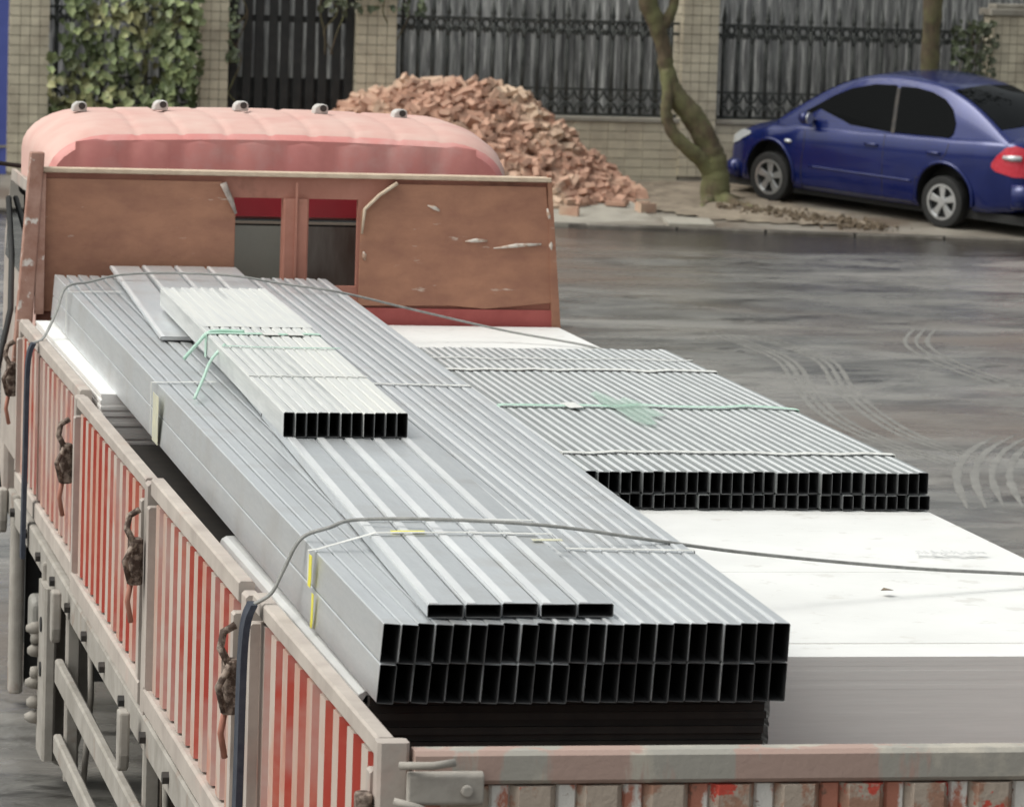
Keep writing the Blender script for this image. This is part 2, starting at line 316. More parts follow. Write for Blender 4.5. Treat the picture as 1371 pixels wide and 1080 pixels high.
# side gates: pale ribs over red sheet
ribv = lambda: None
def rib_mesh(h, w, dp):
    m = MB(); vs = [(0, -w/2, -h/2), (0, w/2, -h/2), (-dp, w/2-.012, -h/2), (-dp, -w/2+.012, -h/2)]; vs += [(a, b, h/2) for a, b, c in vs]
    m.add(vs, [(0, 3, 7, 4), (3, 2, 6, 7), (2, 1, 5, 6), (0, 1, 2, 3), (4, 7, 6, 5), (0, 4, 5, 1)], [1, 0, 1, 0, 0, 0])
    return m.mesh('rib', [ribm, redp], origin=(0, 0, 0))[0]
rm = rib_mesh(.60, .112, .022)
def side_gate(X, sgn, y0, y1, dz=0):
    g = tp(MB().box(X-.006*sgn, X-.018*sgn, y0+.05, y1-.05, -.70, -.045), 'side_gate', redp)
    tp(MB().cbox(min(X, X-.044*sgn), max(X, X-.044*sgn), y0, y1, -.048, 0+dz, .006), 'top_rail', dust, g)
    tp(MB().cbox(min(X, X-.055*sgn), max(X, X-.055*sgn), y0, y1, -.745, -.665, .008), 'bottom_rail', dust, g)
    for yy in (y0, y1-.055): tp(MB().cbox(min(X-.004*sgn, X-.056*sgn), max(X-.004*sgn, X-.056*sgn), yy, yy+.055, -.664, -.076, .006), 'end_stile', dust, g)
    n = int(round((y1-y0-.2)/.19)); pitch = (y1-y0-.14)/n
    for i in range(n): inst('rib', rm, T((X-.018*sgn, y0+.07+pitch*(i+.5), -.357)) @ (Rz(0) if sgn > 0 else Rz(math.pi)), g)
    return g
GS = [(.02, 2.02), (2.14, 4.22), (4.34, 6.62), (6.74, 9.46)]
for (a, b), dz, gx_ in zip(GS, (0, .012, -.004, .006), (-.008, -.030, -.034, -.010)): side_gate(gx_, 1, a, b, dz)
def low_gate(a, b):
    g = tp(MB().box(2.428, 2.445, a+.05, b-.05, -.80, -.19), 'side_gate', redp)
    tp(MB().cbox(2.42, 2.475, a, b, -.20, -.13, .01), 'top_rail', dust, g); tp(MB().cbox(2.42, 2.475, a, b, -.84, -.77, .008), 'bottom_rail', dust, g)
    n = int(round((b-a-.2)/.19))
    for i in range(n): inst('rib', rm, T((2.45, a+.07+(b-a-.14)/n*(i+.5), -.485)) @ Rz(math.pi), g)
for a, b in GS: low_gate(a, b)
def tq(m, name, mt, par=None, **k):
    for v in m.v: v.x += ox
    return tp(m, name, mt, par, **k)
for y, ox in ((2.08, -.018), (4.28, -.032), (6.68, -.028), (9.52, 0)):
    p = tq(MB().cbox(-.050, -.005, y-.045, y+.045, -.80, -.01, .008), 'gate_post', dust)
    # latch: hook, spring body, handle
    tq(MB().cbox(-.105, -.057, y-.03, y+.03, -.34, -.19, .012, 0, None, 2), 'latch', rusty, p, bevel=.006)
    tq(MB().tube([(-.07, y+.01, -.10), (-.10, y+.02, -.12), (-.11, y, -.16), (-.09, y-.02, -.20)], .012, 6).tube([(-.09, y-.04, -.20), (-.12, y-.045, -.26), (-.10, y-.03, -.33)], .01, 6), 'latch_hook', rusty, p, smooth=True)
    tq(MB().tube([(-.09, y+.02, -.33), (-.10, y+.03, -.40), (-.085, y+.045, -.47)], .009, 6), 'latch_handle', plyr, p, smooth=True)
    tq(MB().prism([(-.045, -.05), (-.045, -.19), (-.03, -.235), (0, -.25), (.03, -.235), (.045, -.19), (.045, -.05)], lambda q, t: (t, y+q[0], q[1]-.70), -.125, -.09), 'hinge_tongue', dust2, p, bevel=.008)
tp(MB().cbox(2.405, 2.455, 0, 9.5, -.87, -.755, .008), 'side_beam', dust2)
# tailgate
tg = tp(MB().box(.02, 2.38, -.045, -.02, -.70, -.09), 'tailgate', plyr)
tp(MB().cbox(.02, 2.38, -.075, -.005, -.09, -.015, .010, axis=0), 'top_rail', mat('patched_rail', (.40, .37, .32), (.31, .295, .265), .8, 0, 4, (1.2, 1, 1), (.46, .54), c3=(.36, .255, .22), s3=3.2, th3=(.52, .55), st3=(1.1, 1, .2), bump=.2), tg)
tp(MB().cbox(.02, 2.38, -.070, -.01, -.74, -.665, .008, axis=0), 'bottom_rail', dust, tg)
tpaint = mat('peeling_paint', (.36, .30, .25), (.30, .17, .12), .85, 0, 12, (1, 1, .8), (.5, .56), c3=(.45, .06, .04), s3=9, th3=(.60, .63), bump=.4)
tpaint2 = mat('peeling_white', (.62, .60, .57), (.40, .16, .11), .8, 0, 10, (1, 1, .6), (.50, .56), c3=(.20, .11, .08), s3=14, th3=(.58, .62), bump=.4)
trib = MB().prism([(-.055, 0), (-.035, -.03), (.035, -.03), (.055, 0)], lambda q, t: (q[0], q[1], t), -.28, .28).mesh('rib', [tpaint], origin=(0, 0, 0))[0]
trib2 = MB().prism([(-.025, 0), (-.018, -.012), (.018, -.012), (.025, 0)], lambda q, t: (q[0], q[1], t), -.28, .28).mesh('rib', [tpaint2], origin=(0, 0, 0))[0]
for i in range(15):
    inst('rib', trib, T((.14+i*.152, -.045, -.375)), tg)
    inst('rib', trib2, T((.14+i*.152+.076, -.045, -.375)), tg)
tp(MB().cbox(-.0, .17, -.11, -.076, -.13, -.055, .008, axis=0).disc((.13, -.115, -.095), (0, 1, 0), 0, .014, .02, 10), 'corner_hinge', dust2, tg, bevel=.004)
tp(MB().tube([(-.02, -.10, -.04), (.05, -.13, -.035), (.10, -.12, -.03)], .009, 8).tube([(-.03, -.10, -.12), (.02, -.12, -.13), (.06, -.11, -.15)], .009, 8), 'hinge_hook', dust2, tg, smooth=True)
tp(MB().cbox(-.06, .012, -.05, .012, -.80, .0, .008, axis=2), 'corner_post', dust)
tp(MB().cbox(-.10, -.062, -.03, .03, -.32, -.12, .01, axis=2), 'corner_latch', rusty, bevel=.006)
tp(MB().cbox(2.39, 2.46, -.05, .012, -.80, .0, .008, axis=2), 'corner_post', dust)
# headboard
hb = tp(MB().prism([(0.03, -.7), (0.03, .64), (2.33, .64), (2.40, -.1), (2.40, -.7)], lambda q, t: (q[0], t, q[1]), 9.62, 9.622).box(0, 0.001, 9.62, 9.621, -.7, -.69), 'headboard', plyr)
bpy.data.objects.remove(hb)
m = MB(); H0, H1 = 9.60, 9.64
m.prism([(.03, -.7), (.03, .645), (.90, .645), (.90, -.7)], lambda q, t: (q[0], t, q[1]), H0, H1)
m.prism([(1.46, -.7), (1.46, .645), (2.33, .645), (2.40, -.05), (2.40, -.7)], lambda q, t: (q[0], t, q[1]), H0, H1)
m.box(.90, 1.46, H0, H1, .55, .645).box(.90, 1.46, H0, H1, -.7, .16)
hb = tp(m, 'headboard', plyr)
tp(MB().cbox(1.12, 1.235, H0-.02, H1+.02, .16, .55, .008, axis=2).box(1.172, 1.182, H0-.03, H0-.02, .20, .62), 'mullion', plyr, hb)
tp(MB().prism([(.06, .03), (.06, .62), (.84, .62), (.905, .50), (.905, .03)], lambda q, t: (q[0], t, q[1]), H0-.018, H0-.002), 'plywood_sheet', ply, hb, bevel=.003)
tp(MB().prism([(1.47, .075), (1.47, .50), (1.61, .625), (2.315, .625), (2.372, .10), (2.05, .068), (1.9, .08)], lambda q, t: (q[0], t, q[1]), H0-.018, H0-.002), 'plywood_sheet', ply, hb, bevel=.003)
tp(MB().cbox(.03, 2.335, H0-.03, H1+.01, .646, .668, .004, axis=0), 'top_trim', paletrim, hb)
tp(MB().tube([(.845, H0-.03, .615), (.86, H0-.035, .58), (.885, H0-.03, .53), (.905, H0-.03, .48)], [.030, .026, .022, .012], 6, flat=.5), 'weld_bracket', mat('grey_scale', (.50, .44, .40), (.30, .24, .21), .8, 0, 25, bump=.5), hb, smooth=True)
tp(MB().tube([(1.63, H0-.03, .63), (1.55, H0-.03, .575), (1.485, H0-.03, .51), (1.475, H0-.03, .40)], [.016, .014, .014, .008], 6, flat=.6), 'weld_bracket', paletrim, hb, smooth=True)
scuffm = mat('scuffed_wood', (.66, .60, .54), (.45, .30, .22), .8, 0, 30, (1, 1, 1), (.45, .6))
for x, z, w_, a in ((2.19, .355, .11, -.1), (2.0, .375, .05, -.05), (1.49, .30, .02, 1.4), (2.33, .50, .03, 1.3), (2.345, .36, .03, 1.5), (.80, .22, .03, .3), (.35, .10, .03, 0), (1.80, .52, .03, .4)):
    MB().tube([(x-w_*math.cos(a), H0-.019, z+w_*math.sin(a)), (x, H0-.019, z+.004), (x+w_*math.cos(a), H0-.019, z-w_*math.sin(a))], [.003, .011, .005], 6, flat=1.0).build('scuff', scuffm, hb, smooth=True)
redlow = mat('pinkish_red', (.38, .09, .08), (.30, .06, .055), .7, 0, 6)
tp(MB().box(.93, 2.385, H0-.02, H0-.001, -.62, .066), 'lower_panel', redlow, hb)
tp(MB().prism([(-.075, -.2), (-.012, .735), (.05, .735), (.0, -.2)], lambda q, t: (q[0], t, q[1]), H0-.05, H0+.02), 'side_post', flake, hb, bevel=.006)
tp(MB().box(.02, .058, H0-.045, H0-.005, .02, .64), 'side_post', flake, hb)
tp(MB().prism([(2.372, -.2), (2.318, .68), (2.335, .68), (2.41, -.1), (2.41, -.2)], lambda q, t: (q[0], t, q[1]), H0-.025, H0+.0), 'side_post', ply, hb)
# cab
def cab():
    # section: list of (x, z) around the roof, corners rounded
    def sec(x0, x1, zt, zl, r):
        P = [(x0, zl), (x0, zt-r*.9)]
        for k in range(1, 8): a = math.pi/2*k/8; P.append((x0+r*1.5*(1-math.cos(a)), zt-r*.9*(1-math.sin(a))))
        nx = 96
        for k in range(nx+1): x = x0+r*1.5+(x1-x0-3*r)*k/nx; P.append((x, zt+.015*math.sin(math.pi*k/nx)))
        for k in range(7, 0, -1): a = math.pi/2*k/8; P.append((x1-r*1.5*(1-math.cos(a)), zt-r*.9*(1-math.sin(a))))
        P += [(x1, zt-r*.9), (x1, zl)]
        return P
    st = [(9.93, .04, 2.17, .775, .20), (9.955, .02, 2.19, .80, .20), (10.02, .01, 2.21, .822, .20), (10.2, 0, 2.23, .845, .20), (10.6, 0, 2.26, .865, .21), (11.1, .0, 2.28, .865, .21), (11.35, .02, 2.27, .84, .20), (11.55, .05, 2.24, .74, .18), (11.8, .08, 2.2, .30, .15), (11.95, .1, 2.18, -.2, .1)]
    m = MB(); ns = None
    for k, (y, x0, x1, zt, r) in enumerate(st):
        P = sec(x0+.08, x1, zt, -.85, r); ns = len(P)
        for i, (x, z) in enumerate(P):
            if 9 < i < ns-9:
                g = abs(math.sin((x-.1)*math.pi/.20)); z += (-.006 if g < .25 else 0) if 9.94 < y < 11.4 else 0
            m.v.append(Vector((x, y, z)))
    n = ns
    for k in range(len(st)-1):
        for i in range(n-1): m.f.append((k*n+i, k*n+i+1, (k+1)*n+i+1, (k+1)*n+i)); m.mi.append(1 if k >= 1 else 0)
    m.f.append(tuple(range(n))); m.mi.append(0)
    m.f.append(tuple(range((len(st)-1)*n+n-1, (len(st)-1)*n-1, -1))); m.mi.append(0)
    for k in range(len(st)-1): m.f.append((k*n, (k+1)*n, (k+1)*n+n-1, k*n+n-1)); m.mi.append(0)
    c = tp(m, 'cab', [redfade, roofdust], smooth=True, angle=32)
    # rear wall ribs, red band, window
    for i in range(8):
        x = .22+i*.235; w_ = .19; q_ = MB(); prof_ = [(x+w_*k/12, 9.9295-.005*math.sin(math.pi*k/12)**2) for k in range(13)]
        q_.add([(a, b, z) for z in (.60, .765) for a, b in prof_]+[(x+w_/2, 9.929, .78)], [(k, k+1, k+14, k+13) for k in range(12)]+[(13+k, 14+k, 26) for k in range(12)])
        tp(q_, 'rear_rib', redfade, c, smooth=True)
    tp(MB().box(.55, 1.75, 9.905, 9.926, .445, .545), 'window_header', deepred, c)
    f = tp(MB().cbox(.55, 1.75, 9.90, 9.926, -.1, .435, .01, axis=0), 'rear_window', black, c)
    tp(MB().box(.58, 1.225, 9.893, 9.899, -.06, .405), 'pane', glassg, f)
    tp(MB().box(1.235, 1.72, 9.893, 9.899, -.06, .405), 'pane', glassb, f)
    tp(MB().box(.56, 1.74, 9.89, 9.899, .413, .425), 'trim', mat('pale_rubber', (.25, .22, .18)), f)
    for s, X in ((1, .075), (-1, 2.285)):
        dd = tp(MB().prism([(10.35, -.8), (10.35, .25), (10.45, .55), (11.35, .55), (11.68, .2), (11.75, -.8)], lambda q, t: (t, q[0], q[1]), X, X+.02*(-s)), 'door', dust, c)
        tp(MB().prism([(10.5, .1), (10.55, .5), (11.3, .5), (11.55, .12)], lambda q, t: (t, q[0], q[1]), X-.022*s, X-.028*s), 'side_glass', glassd, dd)
        tp(MB().box(min(X-.05*s, X-.021*s), max(X-.05*s, X-.021*s), 10.5, 10.66, -.08, -.05), 'handle', black, dd)
    tp(MB().prism([(.2, 0), (.2, 1), (2.08, 1), (2.08, 0)], lambda q, t: (q[0], 11.83-.27*q[1]+.02*t, .22+.46*q[1]), 0, 1), 'windscreen', glassd, c)
    tp(MB().box(.08, 2.3, 11.9, 12.1, -1.2, -.75), 'front_bumper', dust, c, bevel=.03)
    for x in (.25, 1.9): tp(MB().box(x, x+.25, 11.97, 12.0, -.6, -.4), 'headlight', lampw, c, bevel=.02)
    for x, z in ((.31, .87), (.69, .885), (1.07, .89), (1.45, .885), (1.83, .87)):
        k = tp(MB().prism([(-.032, 0), (-.026, .03), (-.008, .045), (.028, .045), (.036, .034), (.036, 0)], lambda q, t: (x+q[0], t, z+q[1]-.008), 10.70, 10.80), 'marker_lamp', mat('lamp_housing', (.60, .58, .56), (.42, .40, .38), .6), c, bevel=.006)
        tp(MB().disc((x+.012, 10.698, z+.02), (0, 1, 0), 0, .016, .01, 12), 'lens', blackm, k)
    mr = tp(MB().cbox(-.20, .0, 11.36, 11.42, .42, .56, .02, axis=1), 'mirror', black, c, bevel=.02)
    tp(MB().tube([(.14, 11.5, .55), (-.02, 11.4, .575), (-.20, 11.39, .578), (-.36, 11.38, .56)], .012, 6), 'mirror_arm', black, mr, smooth=True)
    tp(MB().cbox(-.46, -.28, 11.36, 11.41, .1, .62, .03, axis=1), 'mirror_head', black, mr)
    tp(MB().tube([(.03, 11.2, .42), (-.0, 10.6, .2), (-.05, 10.0, 0), (-.12, 9.8, -.25), (-.13, 9.75, -.6), (-.10, 9.7, -.9)], .014, 6), 'air_hose', black, c, smooth=True)
    return c
cab()
tp(MB().box(.15, 2.2, 9.7, 10.0, -1.0, -.72), 'cab_mount', blackm)
# running gear
def wheel(X, Y, wd=.28):
    w = tp(MB().disc((X, Y, -1.19), (1, 0, 0), .27, .49, wd, 28), 'wheel', black, bevel=.03)
    tp(MB().disc((X-.02, Y, -1.19), (1, 0, 0), 0, .27, wd*.6, 24), 'rim', dust2, w)
for Y in (2.15, 3.45): wheel(.22, Y); wheel(.54, Y); wheel(2.18, Y); wheel(1.86, Y)
wheel(.24, 10.75); wheel(2.12, 10.75)
for Y in (2.15, 3.45, 10.75): tp(MB().tube([(.3, Y, -1.19), (2.1, Y, -1.19)], .06, 10), 'axle', blackm)
sg = tp(MB().cbox(-.075, -.04, .9, 7.3, -1.22, -1.12, .008), 'side_guard', dust2)
tp(MB().cbox(-.075, -.04, .9, 7.3, -1.50, -1.42, .008), 'guard_rail', dust2, sg)
for y in (7.28, 4.6, 1.0): tp(MB().cbox(-.035, .02, y-.03, y+.03, -1.6, -.87, .008, axis=2), 'guard_bracket', dust2, sg)
bk = tp(MB().prism([(-.10, -.85), (.12, -.85), (.10, -1.45), (.03, -1.70), (-.05, -1.66), (-.10, -1.4)], lambda q, t: (q[0]+.0, 7.62+t, q[1]+.06), 0, .05), 'rear_bracket', dust2, bevel=.01)
tp(MB().cbox(-.11, -.06, 7.4, 7.68, -1.55, -.86, .01, axis=2), 'bracket_plate', dust2, bk)
for i, z in enumerate((-1.06, -1.10, -1.15, -1.24, -1.28, -1.36, -1.42)):
    tp(MB().tube([(-.150+.01*math.sin(z*90), 7.66, z), (-.137, 7.66, z), (-.11, 7.66, z)], [.012, .024, .028], 8), 'nut', dust2, bk, smooth=True)
for z in (-1.02, -1.20): tp(MB().disc((-.112, 7.52, z), (1, 0, 0), 0, .03, .008, 12), 'hole_cap', black, bk)
tp(MB().box(-.02, .34, 9.30, 9.33, -1.58, -.78), 'mudflap', black)
tp(MB().cbox(-.09, -.03, 9.22, 9.34, -1.62, -.74, .015, axis=2), 'mudguard', dust2, bevel=.01)
tp(MB().cbox(-.04, .35, 8.75, 8.95, -1.30, -1.12, .03, axis=0), 'air_tank_step', mat('worn_aluminium', (.30, .29, .27), (.2, .19, .17), .6), bevel=.02)
for y0_, y1_ in ((4.15, 5.3), (5.5, 6.6), (6.8, 8.5)): tp(MB().cbox(.32, .75, y0_, y1_, -1.52, -.90, .05), 'added_dark_bulk', black, bevel=.03)  # added black boxes that keep the underside dark behind the guards
tp(MB().cbox(.02, .3, 4.7, 5.0, -1.5, -.9, .02, axis=2), 'battery_box', mat('brown_box', (.09, .07, .055), (.13, .11, .09), .8))
for y in (3.95, 4.45, 6.9): tp(MB().tube([(.02, y, -.88), (.03, y+.02, -1.2), (.0, y, -1.62)], .012, 6), 'stay_rod', dust2, smooth=True)
# ------------------------------------------------------------ board piles
CO = .002
bd = MB()
def board_mesh(w, l, h):
    m = MB(); m.box(-w/2, w/2, -l/2, l/2, 0, h); m.mi = [1, 0, 1, 1, 1, 1]; return m.mesh('board', [board_m, boardedge_m], origin=(0, 0, 0))[0]
bm_ = board_mesh(1.215, 1.1835, .01209); cv_ = board_mesh(1.215, 1.180, .0035)
GP = 'piles of white boards along the right side of the truck bed'
where = ['nearest the tailgate, its end face showing', 'second from the tailgate', 'third from the tailgate, partly under the right bundle', 'fourth from the tailgate, covered by the right stud bundle', 'fifth from the tailgate, covered by the right stud bundle', 'sixth from the tailgate, behind the right stud bundle', 'seventh, against the brown headboard']
for k in range(7):
    y0 = 1.20+k*1.186; y1 = y0+1.172
    pl = empty('board_pile', (1.79, (y0+y1)/2, -.66), 'pile of white boards, '+where[k], 'board pile', GP)
    zz = -.66; n = 52; base = []
    for i in range(n):
        z = -.66+i*.0121
        if k == 0 or i >= n-6:
            off = random.uniform(-.002, .002); oy = random.uniform(-.0002, .0002)
            zt = z
            if 2 < k < 6 and i >= n-2: continue
            if i == n-1 and k < 3: inst('cover_sheet', cv_, T((1.775, (y0+y1)/2+.186, z+.0121)), pl)
            if k == 6: oy = .05; zt = z+.024
            inst('board', bm_, T((1.775+off, (y0+y1)/2+oy, zt)), pl)
        else: base.append(z)
    if base:
        m = MB()
        for z in base: m.box(1.79-.59+random.uniform(-.003, .003), 1.79+.59, y0, y1, z, z+.0118)
        m.build('board_stack', boardedge_m, pl, kind='stuff')

m = MB(); q_ = random.Random(9)
for i in range(26):
    x = 2.05+i*.0085; y = 2.83+q_.uniform(-.02, .02); m.box(x, x+.004+q_.random()*.003, y, y+q_.uniform(.02, .07), -.0258+.012, -.0256+.012+.0006)
m.build('faint_print', mat('grey_ink', (.56, .56, .56)), bpy.data.objects['board_pile.001'])
# left, front pile of white boards
pl = empty('board_pile', (.6, 8.0, -.66), 'pile of white boards under the far end of the long studs, beside the left gate', 'board pile')
bl = board_mesh(1.165, 2.8, .0118)
m = MB()
for i in range(47): m.box(.012+random.uniform(0, .006), 1.18, 6.62+random.uniform(-.004, .004), 9.42, -.66+i*.0121, -.66+i*.0121+.0118)
m.build('board_stack', boardedge_m, pl, kind='stuff')
for i in range(8): inst('board', bl, T((.596+random.uniform(-.003, .003), 8.02+random.uniform(-.004, .004), -.66+(47+i)*.0121)), pl)
# left, rear pile: dark boards in a pale wrapper
pl = empty('dark_pile_and_filler', (.6, 2.0, -.66), 'black faced boards in pale wrapping under the near end of the long studs', 'board pile')
db = MB().box(-.49, .49, -1.27, 1.27, 0, .0175).mesh('board', [dboard_m], origin=(0, 0, 0))[0]
for i in range(34): inst('board', db, T((.545+random.uniform(-.004, .004), 2.02+random.uniform(-.008, .008), -.66+i*.018)), pl)
dark_filler = empty('dark_pile_and_filler', (.6, 5, -.66), 'added black filler darkening the gap under the middle of the studs', 'board pile')
filler_board = MB().box(-.52, .52, -1.55, 1.55, 0, .0175).mesh('board', [dboard_m], origin=(0, 0, 0))[0]  # added filler boards, only there to keep the gap under the studs black
for i in range(27): inst('board', filler_board, T((.60+random.uniform(-.006, .006), 4.98+random.uniform(-.01, .01), -.66+i*.018)), dark_filler)
m = MB(); m.prism([(.028, -.60), (.028, -.060), (.034, -.046), (.048, -.038), (.10, -.036), (.10, -.044), (.052, -.048), (.044, -.06), (.044, -.60)], lambda q, t: (q[0], t, q[1]), .78, 3.31)
m.build('wrapper', wrap_m, pl)
# ------------------------------------------------------------ steel studs
def stud_mesh(w, h, L, lip, mats, wall=.0016, c=.0035, lipz=.0016, lipside=0):
    m = MB()
    def ring(i, y):
        x0, x1, z0, z1, cc = -w/2+i, w/2-i, i, h-i, max(c-i, .0008)
        return [(x0+cc, y, z0), (x1-cc, y, z0), (x1, y, z0+cc), (x1, y, z1-cc), (x1-cc, y, z1), (x0+cc, y, z1), (x0, y, z1-cc), (x0, y, z0+cc)]
    o0, o1, i0, i1, dd = ring(0, 0), ring(0, L), ring(wall, 0), ring(wall, L), None
    im = ring(wall, 1.2)
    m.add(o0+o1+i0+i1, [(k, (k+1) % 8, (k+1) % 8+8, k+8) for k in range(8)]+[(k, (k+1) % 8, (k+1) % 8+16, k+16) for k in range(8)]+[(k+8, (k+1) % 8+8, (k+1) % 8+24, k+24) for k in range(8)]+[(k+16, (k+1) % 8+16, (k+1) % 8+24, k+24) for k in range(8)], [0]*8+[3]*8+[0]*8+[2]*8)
    if lip:
        a = (-w/2+c) if lipside == 0 else -lip/2
        m.box(a, a+lip, .002, L-.002, h-.0004, h+lipz, 1)
    return m.mesh('stud', mats, origin=(0, 0, 0), fix=True)[0]
def bundle(name, label, cat, front, back, nx, w, h, lip, rows, zf, zb, mats=None, group=None, gap=.0006, lipside=0, jit=.012, nolip=0, lean=0., **k):
    """front/back = (x left, x right, y) of the near and far ends; rows of studs stacked up"""
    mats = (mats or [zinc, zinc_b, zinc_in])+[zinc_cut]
    L = back[2]-front[2]
    root = empty(name, ((front[0]+front[1])/2, front[2], zf), label, cat, group)
    zs = 0
    for r, hh in enumerate(rows):
        top = r == len(rows)-1
        me = stud_mesh(w, hh-.0012, L, lip if top else 0, mats, lipside=lipside, **k)
        me0 = stud_mesh(w, hh-.0012, L, 0, mats, **k)
        for i in range(nx):
            t = (i+.5)/nx
            xf = front[0]+(front[1]-front[0])*t; xb = back[0]+(back[1]-back[0])*t
            ang = math.atan2(xf-xb, L); tilt = math.atan2(zb-zf, L)
            M = T((xf+r*hh*lean*(1-.6*t), front[2]+random.uniform(-jit, jit), zf+zs+(0 if not top else .001))) @ Rz(ang) @ Matrix.Rotation(tilt, 4, 'X') @ Matrix.Rotation(random.uniform(-.006, .006)+lean*(1-.6*t), 4, 'Y')
            inst('stud', me if i >= nolip else me0, M, root)
        zs += hh
    return root
def zS1(Y, off=0): return .16+.045*(Y-.6)/8.9+off      # top of the long bundle
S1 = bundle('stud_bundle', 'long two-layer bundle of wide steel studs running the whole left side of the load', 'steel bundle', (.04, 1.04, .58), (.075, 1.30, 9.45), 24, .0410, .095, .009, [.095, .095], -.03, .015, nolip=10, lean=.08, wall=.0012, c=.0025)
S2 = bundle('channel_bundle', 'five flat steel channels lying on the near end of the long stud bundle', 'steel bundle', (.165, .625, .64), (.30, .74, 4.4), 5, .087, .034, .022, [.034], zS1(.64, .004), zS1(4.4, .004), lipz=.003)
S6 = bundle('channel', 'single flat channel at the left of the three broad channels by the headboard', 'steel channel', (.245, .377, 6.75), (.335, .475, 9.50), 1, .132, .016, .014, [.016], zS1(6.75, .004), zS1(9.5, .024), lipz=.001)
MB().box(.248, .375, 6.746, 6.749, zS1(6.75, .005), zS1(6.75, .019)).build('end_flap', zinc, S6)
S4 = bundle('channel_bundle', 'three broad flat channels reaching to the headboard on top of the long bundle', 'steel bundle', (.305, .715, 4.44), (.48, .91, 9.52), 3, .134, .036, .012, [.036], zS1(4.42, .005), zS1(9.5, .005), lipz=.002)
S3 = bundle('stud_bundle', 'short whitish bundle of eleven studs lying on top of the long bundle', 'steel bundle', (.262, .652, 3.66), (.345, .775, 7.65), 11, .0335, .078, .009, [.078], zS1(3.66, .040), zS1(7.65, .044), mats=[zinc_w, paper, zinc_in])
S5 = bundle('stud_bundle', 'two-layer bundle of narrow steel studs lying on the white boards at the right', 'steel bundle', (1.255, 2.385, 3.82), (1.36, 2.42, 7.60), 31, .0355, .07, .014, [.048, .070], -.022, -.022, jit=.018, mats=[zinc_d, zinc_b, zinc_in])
def band(root, pts, mt=None, w=.018, name='band'):
    "flat strap following pts, width along Y"
    m = MB(); P = [Vector(p) for p in pts]; vs = []
    for i, p in enumerate(P):
        t = (P[min(i+1, len(P)-1)]-P[max(i-1, 0)]); t.y = 0; t.normalize(); nn = Vector((-t.z, 0, t.x))
        if nn.z < 0 and abs(nn.z) > .3: nn = -nn
        vs += [p+Vector((0, -w/2, 0)), p+Vector((0, w/2, 0)), p+nn*.0015+Vector((0, w/2, 0)), p+nn*.0015+Vector((0, -w/2, 0))]
    n = len(P); m.add(vs, [(4*i+k, 4*i+(k+1) % 4, 4*i+4+(k+1) % 4, 4*i+4+k) for i in range(n-1) for k in range(4)]+[(0, 1, 2, 3), (4*n-4, 4*n-1, 4*n-2, 4*n-3)])
    m.build(name, mt or band_m, root)
def xS1(Y): t = (Y-.58)/8.87; return .04+.035*t, 1.04+.26*t
e = .006
def rw(n, a): return [random.uniform(-a, a) for _ in range(n)]
for Y, parts in ((1.66, 'a'), (1.90, 'b'), (5.38, 'c'), (8.62, 'd')):
    l, r = xS1(Y); zt = zS1(Y, .0045); n = 9
    if parts in 'ab': 
        ztop = zt+.038
        pts = [(l-.004, Y, zt-.09), (l-.004, Y, zt), (l+.02, Y+.0, zt+.003), (.22, Y+.03, ztop+.004), (.45, Y+.05, ztop+.003), (.69, Y+.03, ztop+.002), (.73, Y+.03, zt+.002), (r, Y-.0, zt+.002), (r+.004, Y, zt-.05)]
        if parts == 'b': pts = pts[3:6]
    elif parts == 'c': pts = [(l-.004, Y, zt-.18), (l-.004, Y, zt), (l+.15, Y, zt+.003), (.28, Y, zt+.004)]
    else: pts = [(l-.004, Y, zt-.19), (l-.004, Y, zt), (l+.1, Y, zt+.003), (.3, Y, zt+.004)]
    band(S1, pts, w=.020)
l, r = xS1(5.3); band(S1, [(.80, 5.42, zS1(5.4, .0045)), (1.0, 5.40, zS1(5.4, .0045)), (r, 5.38, zS1(5.4, .0045)), (r+.004, 5.38, .1)], w=.03)
l, r = xS1(1.7)
band(S1, [(l-.006, 1.62, .163), (l-.007, 1.62, .10), (l-.007, 1.63, .08)], yellow_m, .045, 'yellow_label')
band(S1, [(l-.006, 1.57, .070), (l-.007, 1.57, .0), (l-.007, 1.58, -.02)], yellow_m, .030, 'yellow_label')
l, r = xS1(5.2); band(S1, [(l-.006, 5.22, .165), (l-.007, 5.22, -.0)], cream_m, .16, 'cream_tape')
band(S1, [(.27, 1.74, zS1(1.7, .042)), (.36, 1.74, zS1(1.7, .042))], yellow_m, .03, 'yellow_label')
band(S1, [(.62, 1.60, zS1(1.7, .042)), (.70, 1.60, zS1(1.7, .042))], cream_m, .03, 'cream_tape')
for Y, mt, w in ((4.25, band_m, .045), (4.95, None, .02), (6.75, band_m, .055), (7.15, band_m, .02)):
    t = (Y-3.82)/3.78; a = 1.255+.105*t; b = 2.385+.035*t; zt = -.022+.118+.004
    if mt is None: continue
    n = 12; pts = [(a-.004, Y, zt-.09)]+[(a+(b-a)*i/n, Y+(random.uniform(-.035, .035) if 0 < i < n else 0), zt+.002) for i in range(n+1)]+[(b+.004, Y, zt-.11)]
    band(S5, pts, mt, w)
zt = .1025
band(S5, [(1.31, 5.55, zt-.09), (1.315, 5.55, zt)]+[(1.33+i*.1, 5.56+random.uniform(-.04, .04), zt+.002) for i in range(11)]+[(2.40, 5.5, zt), (2.405, 5.5, zt-.1)], green_m, .05, 'green_band')
band(S5, [(1.55, 5.52, zt+.004), (1.60, 5.52, zt+.006)], band_m, .16, 'buckle')
m = MB(); rr = random.Random(5); N = 16; vs = [(1.76, 5.42, zt+.010)]
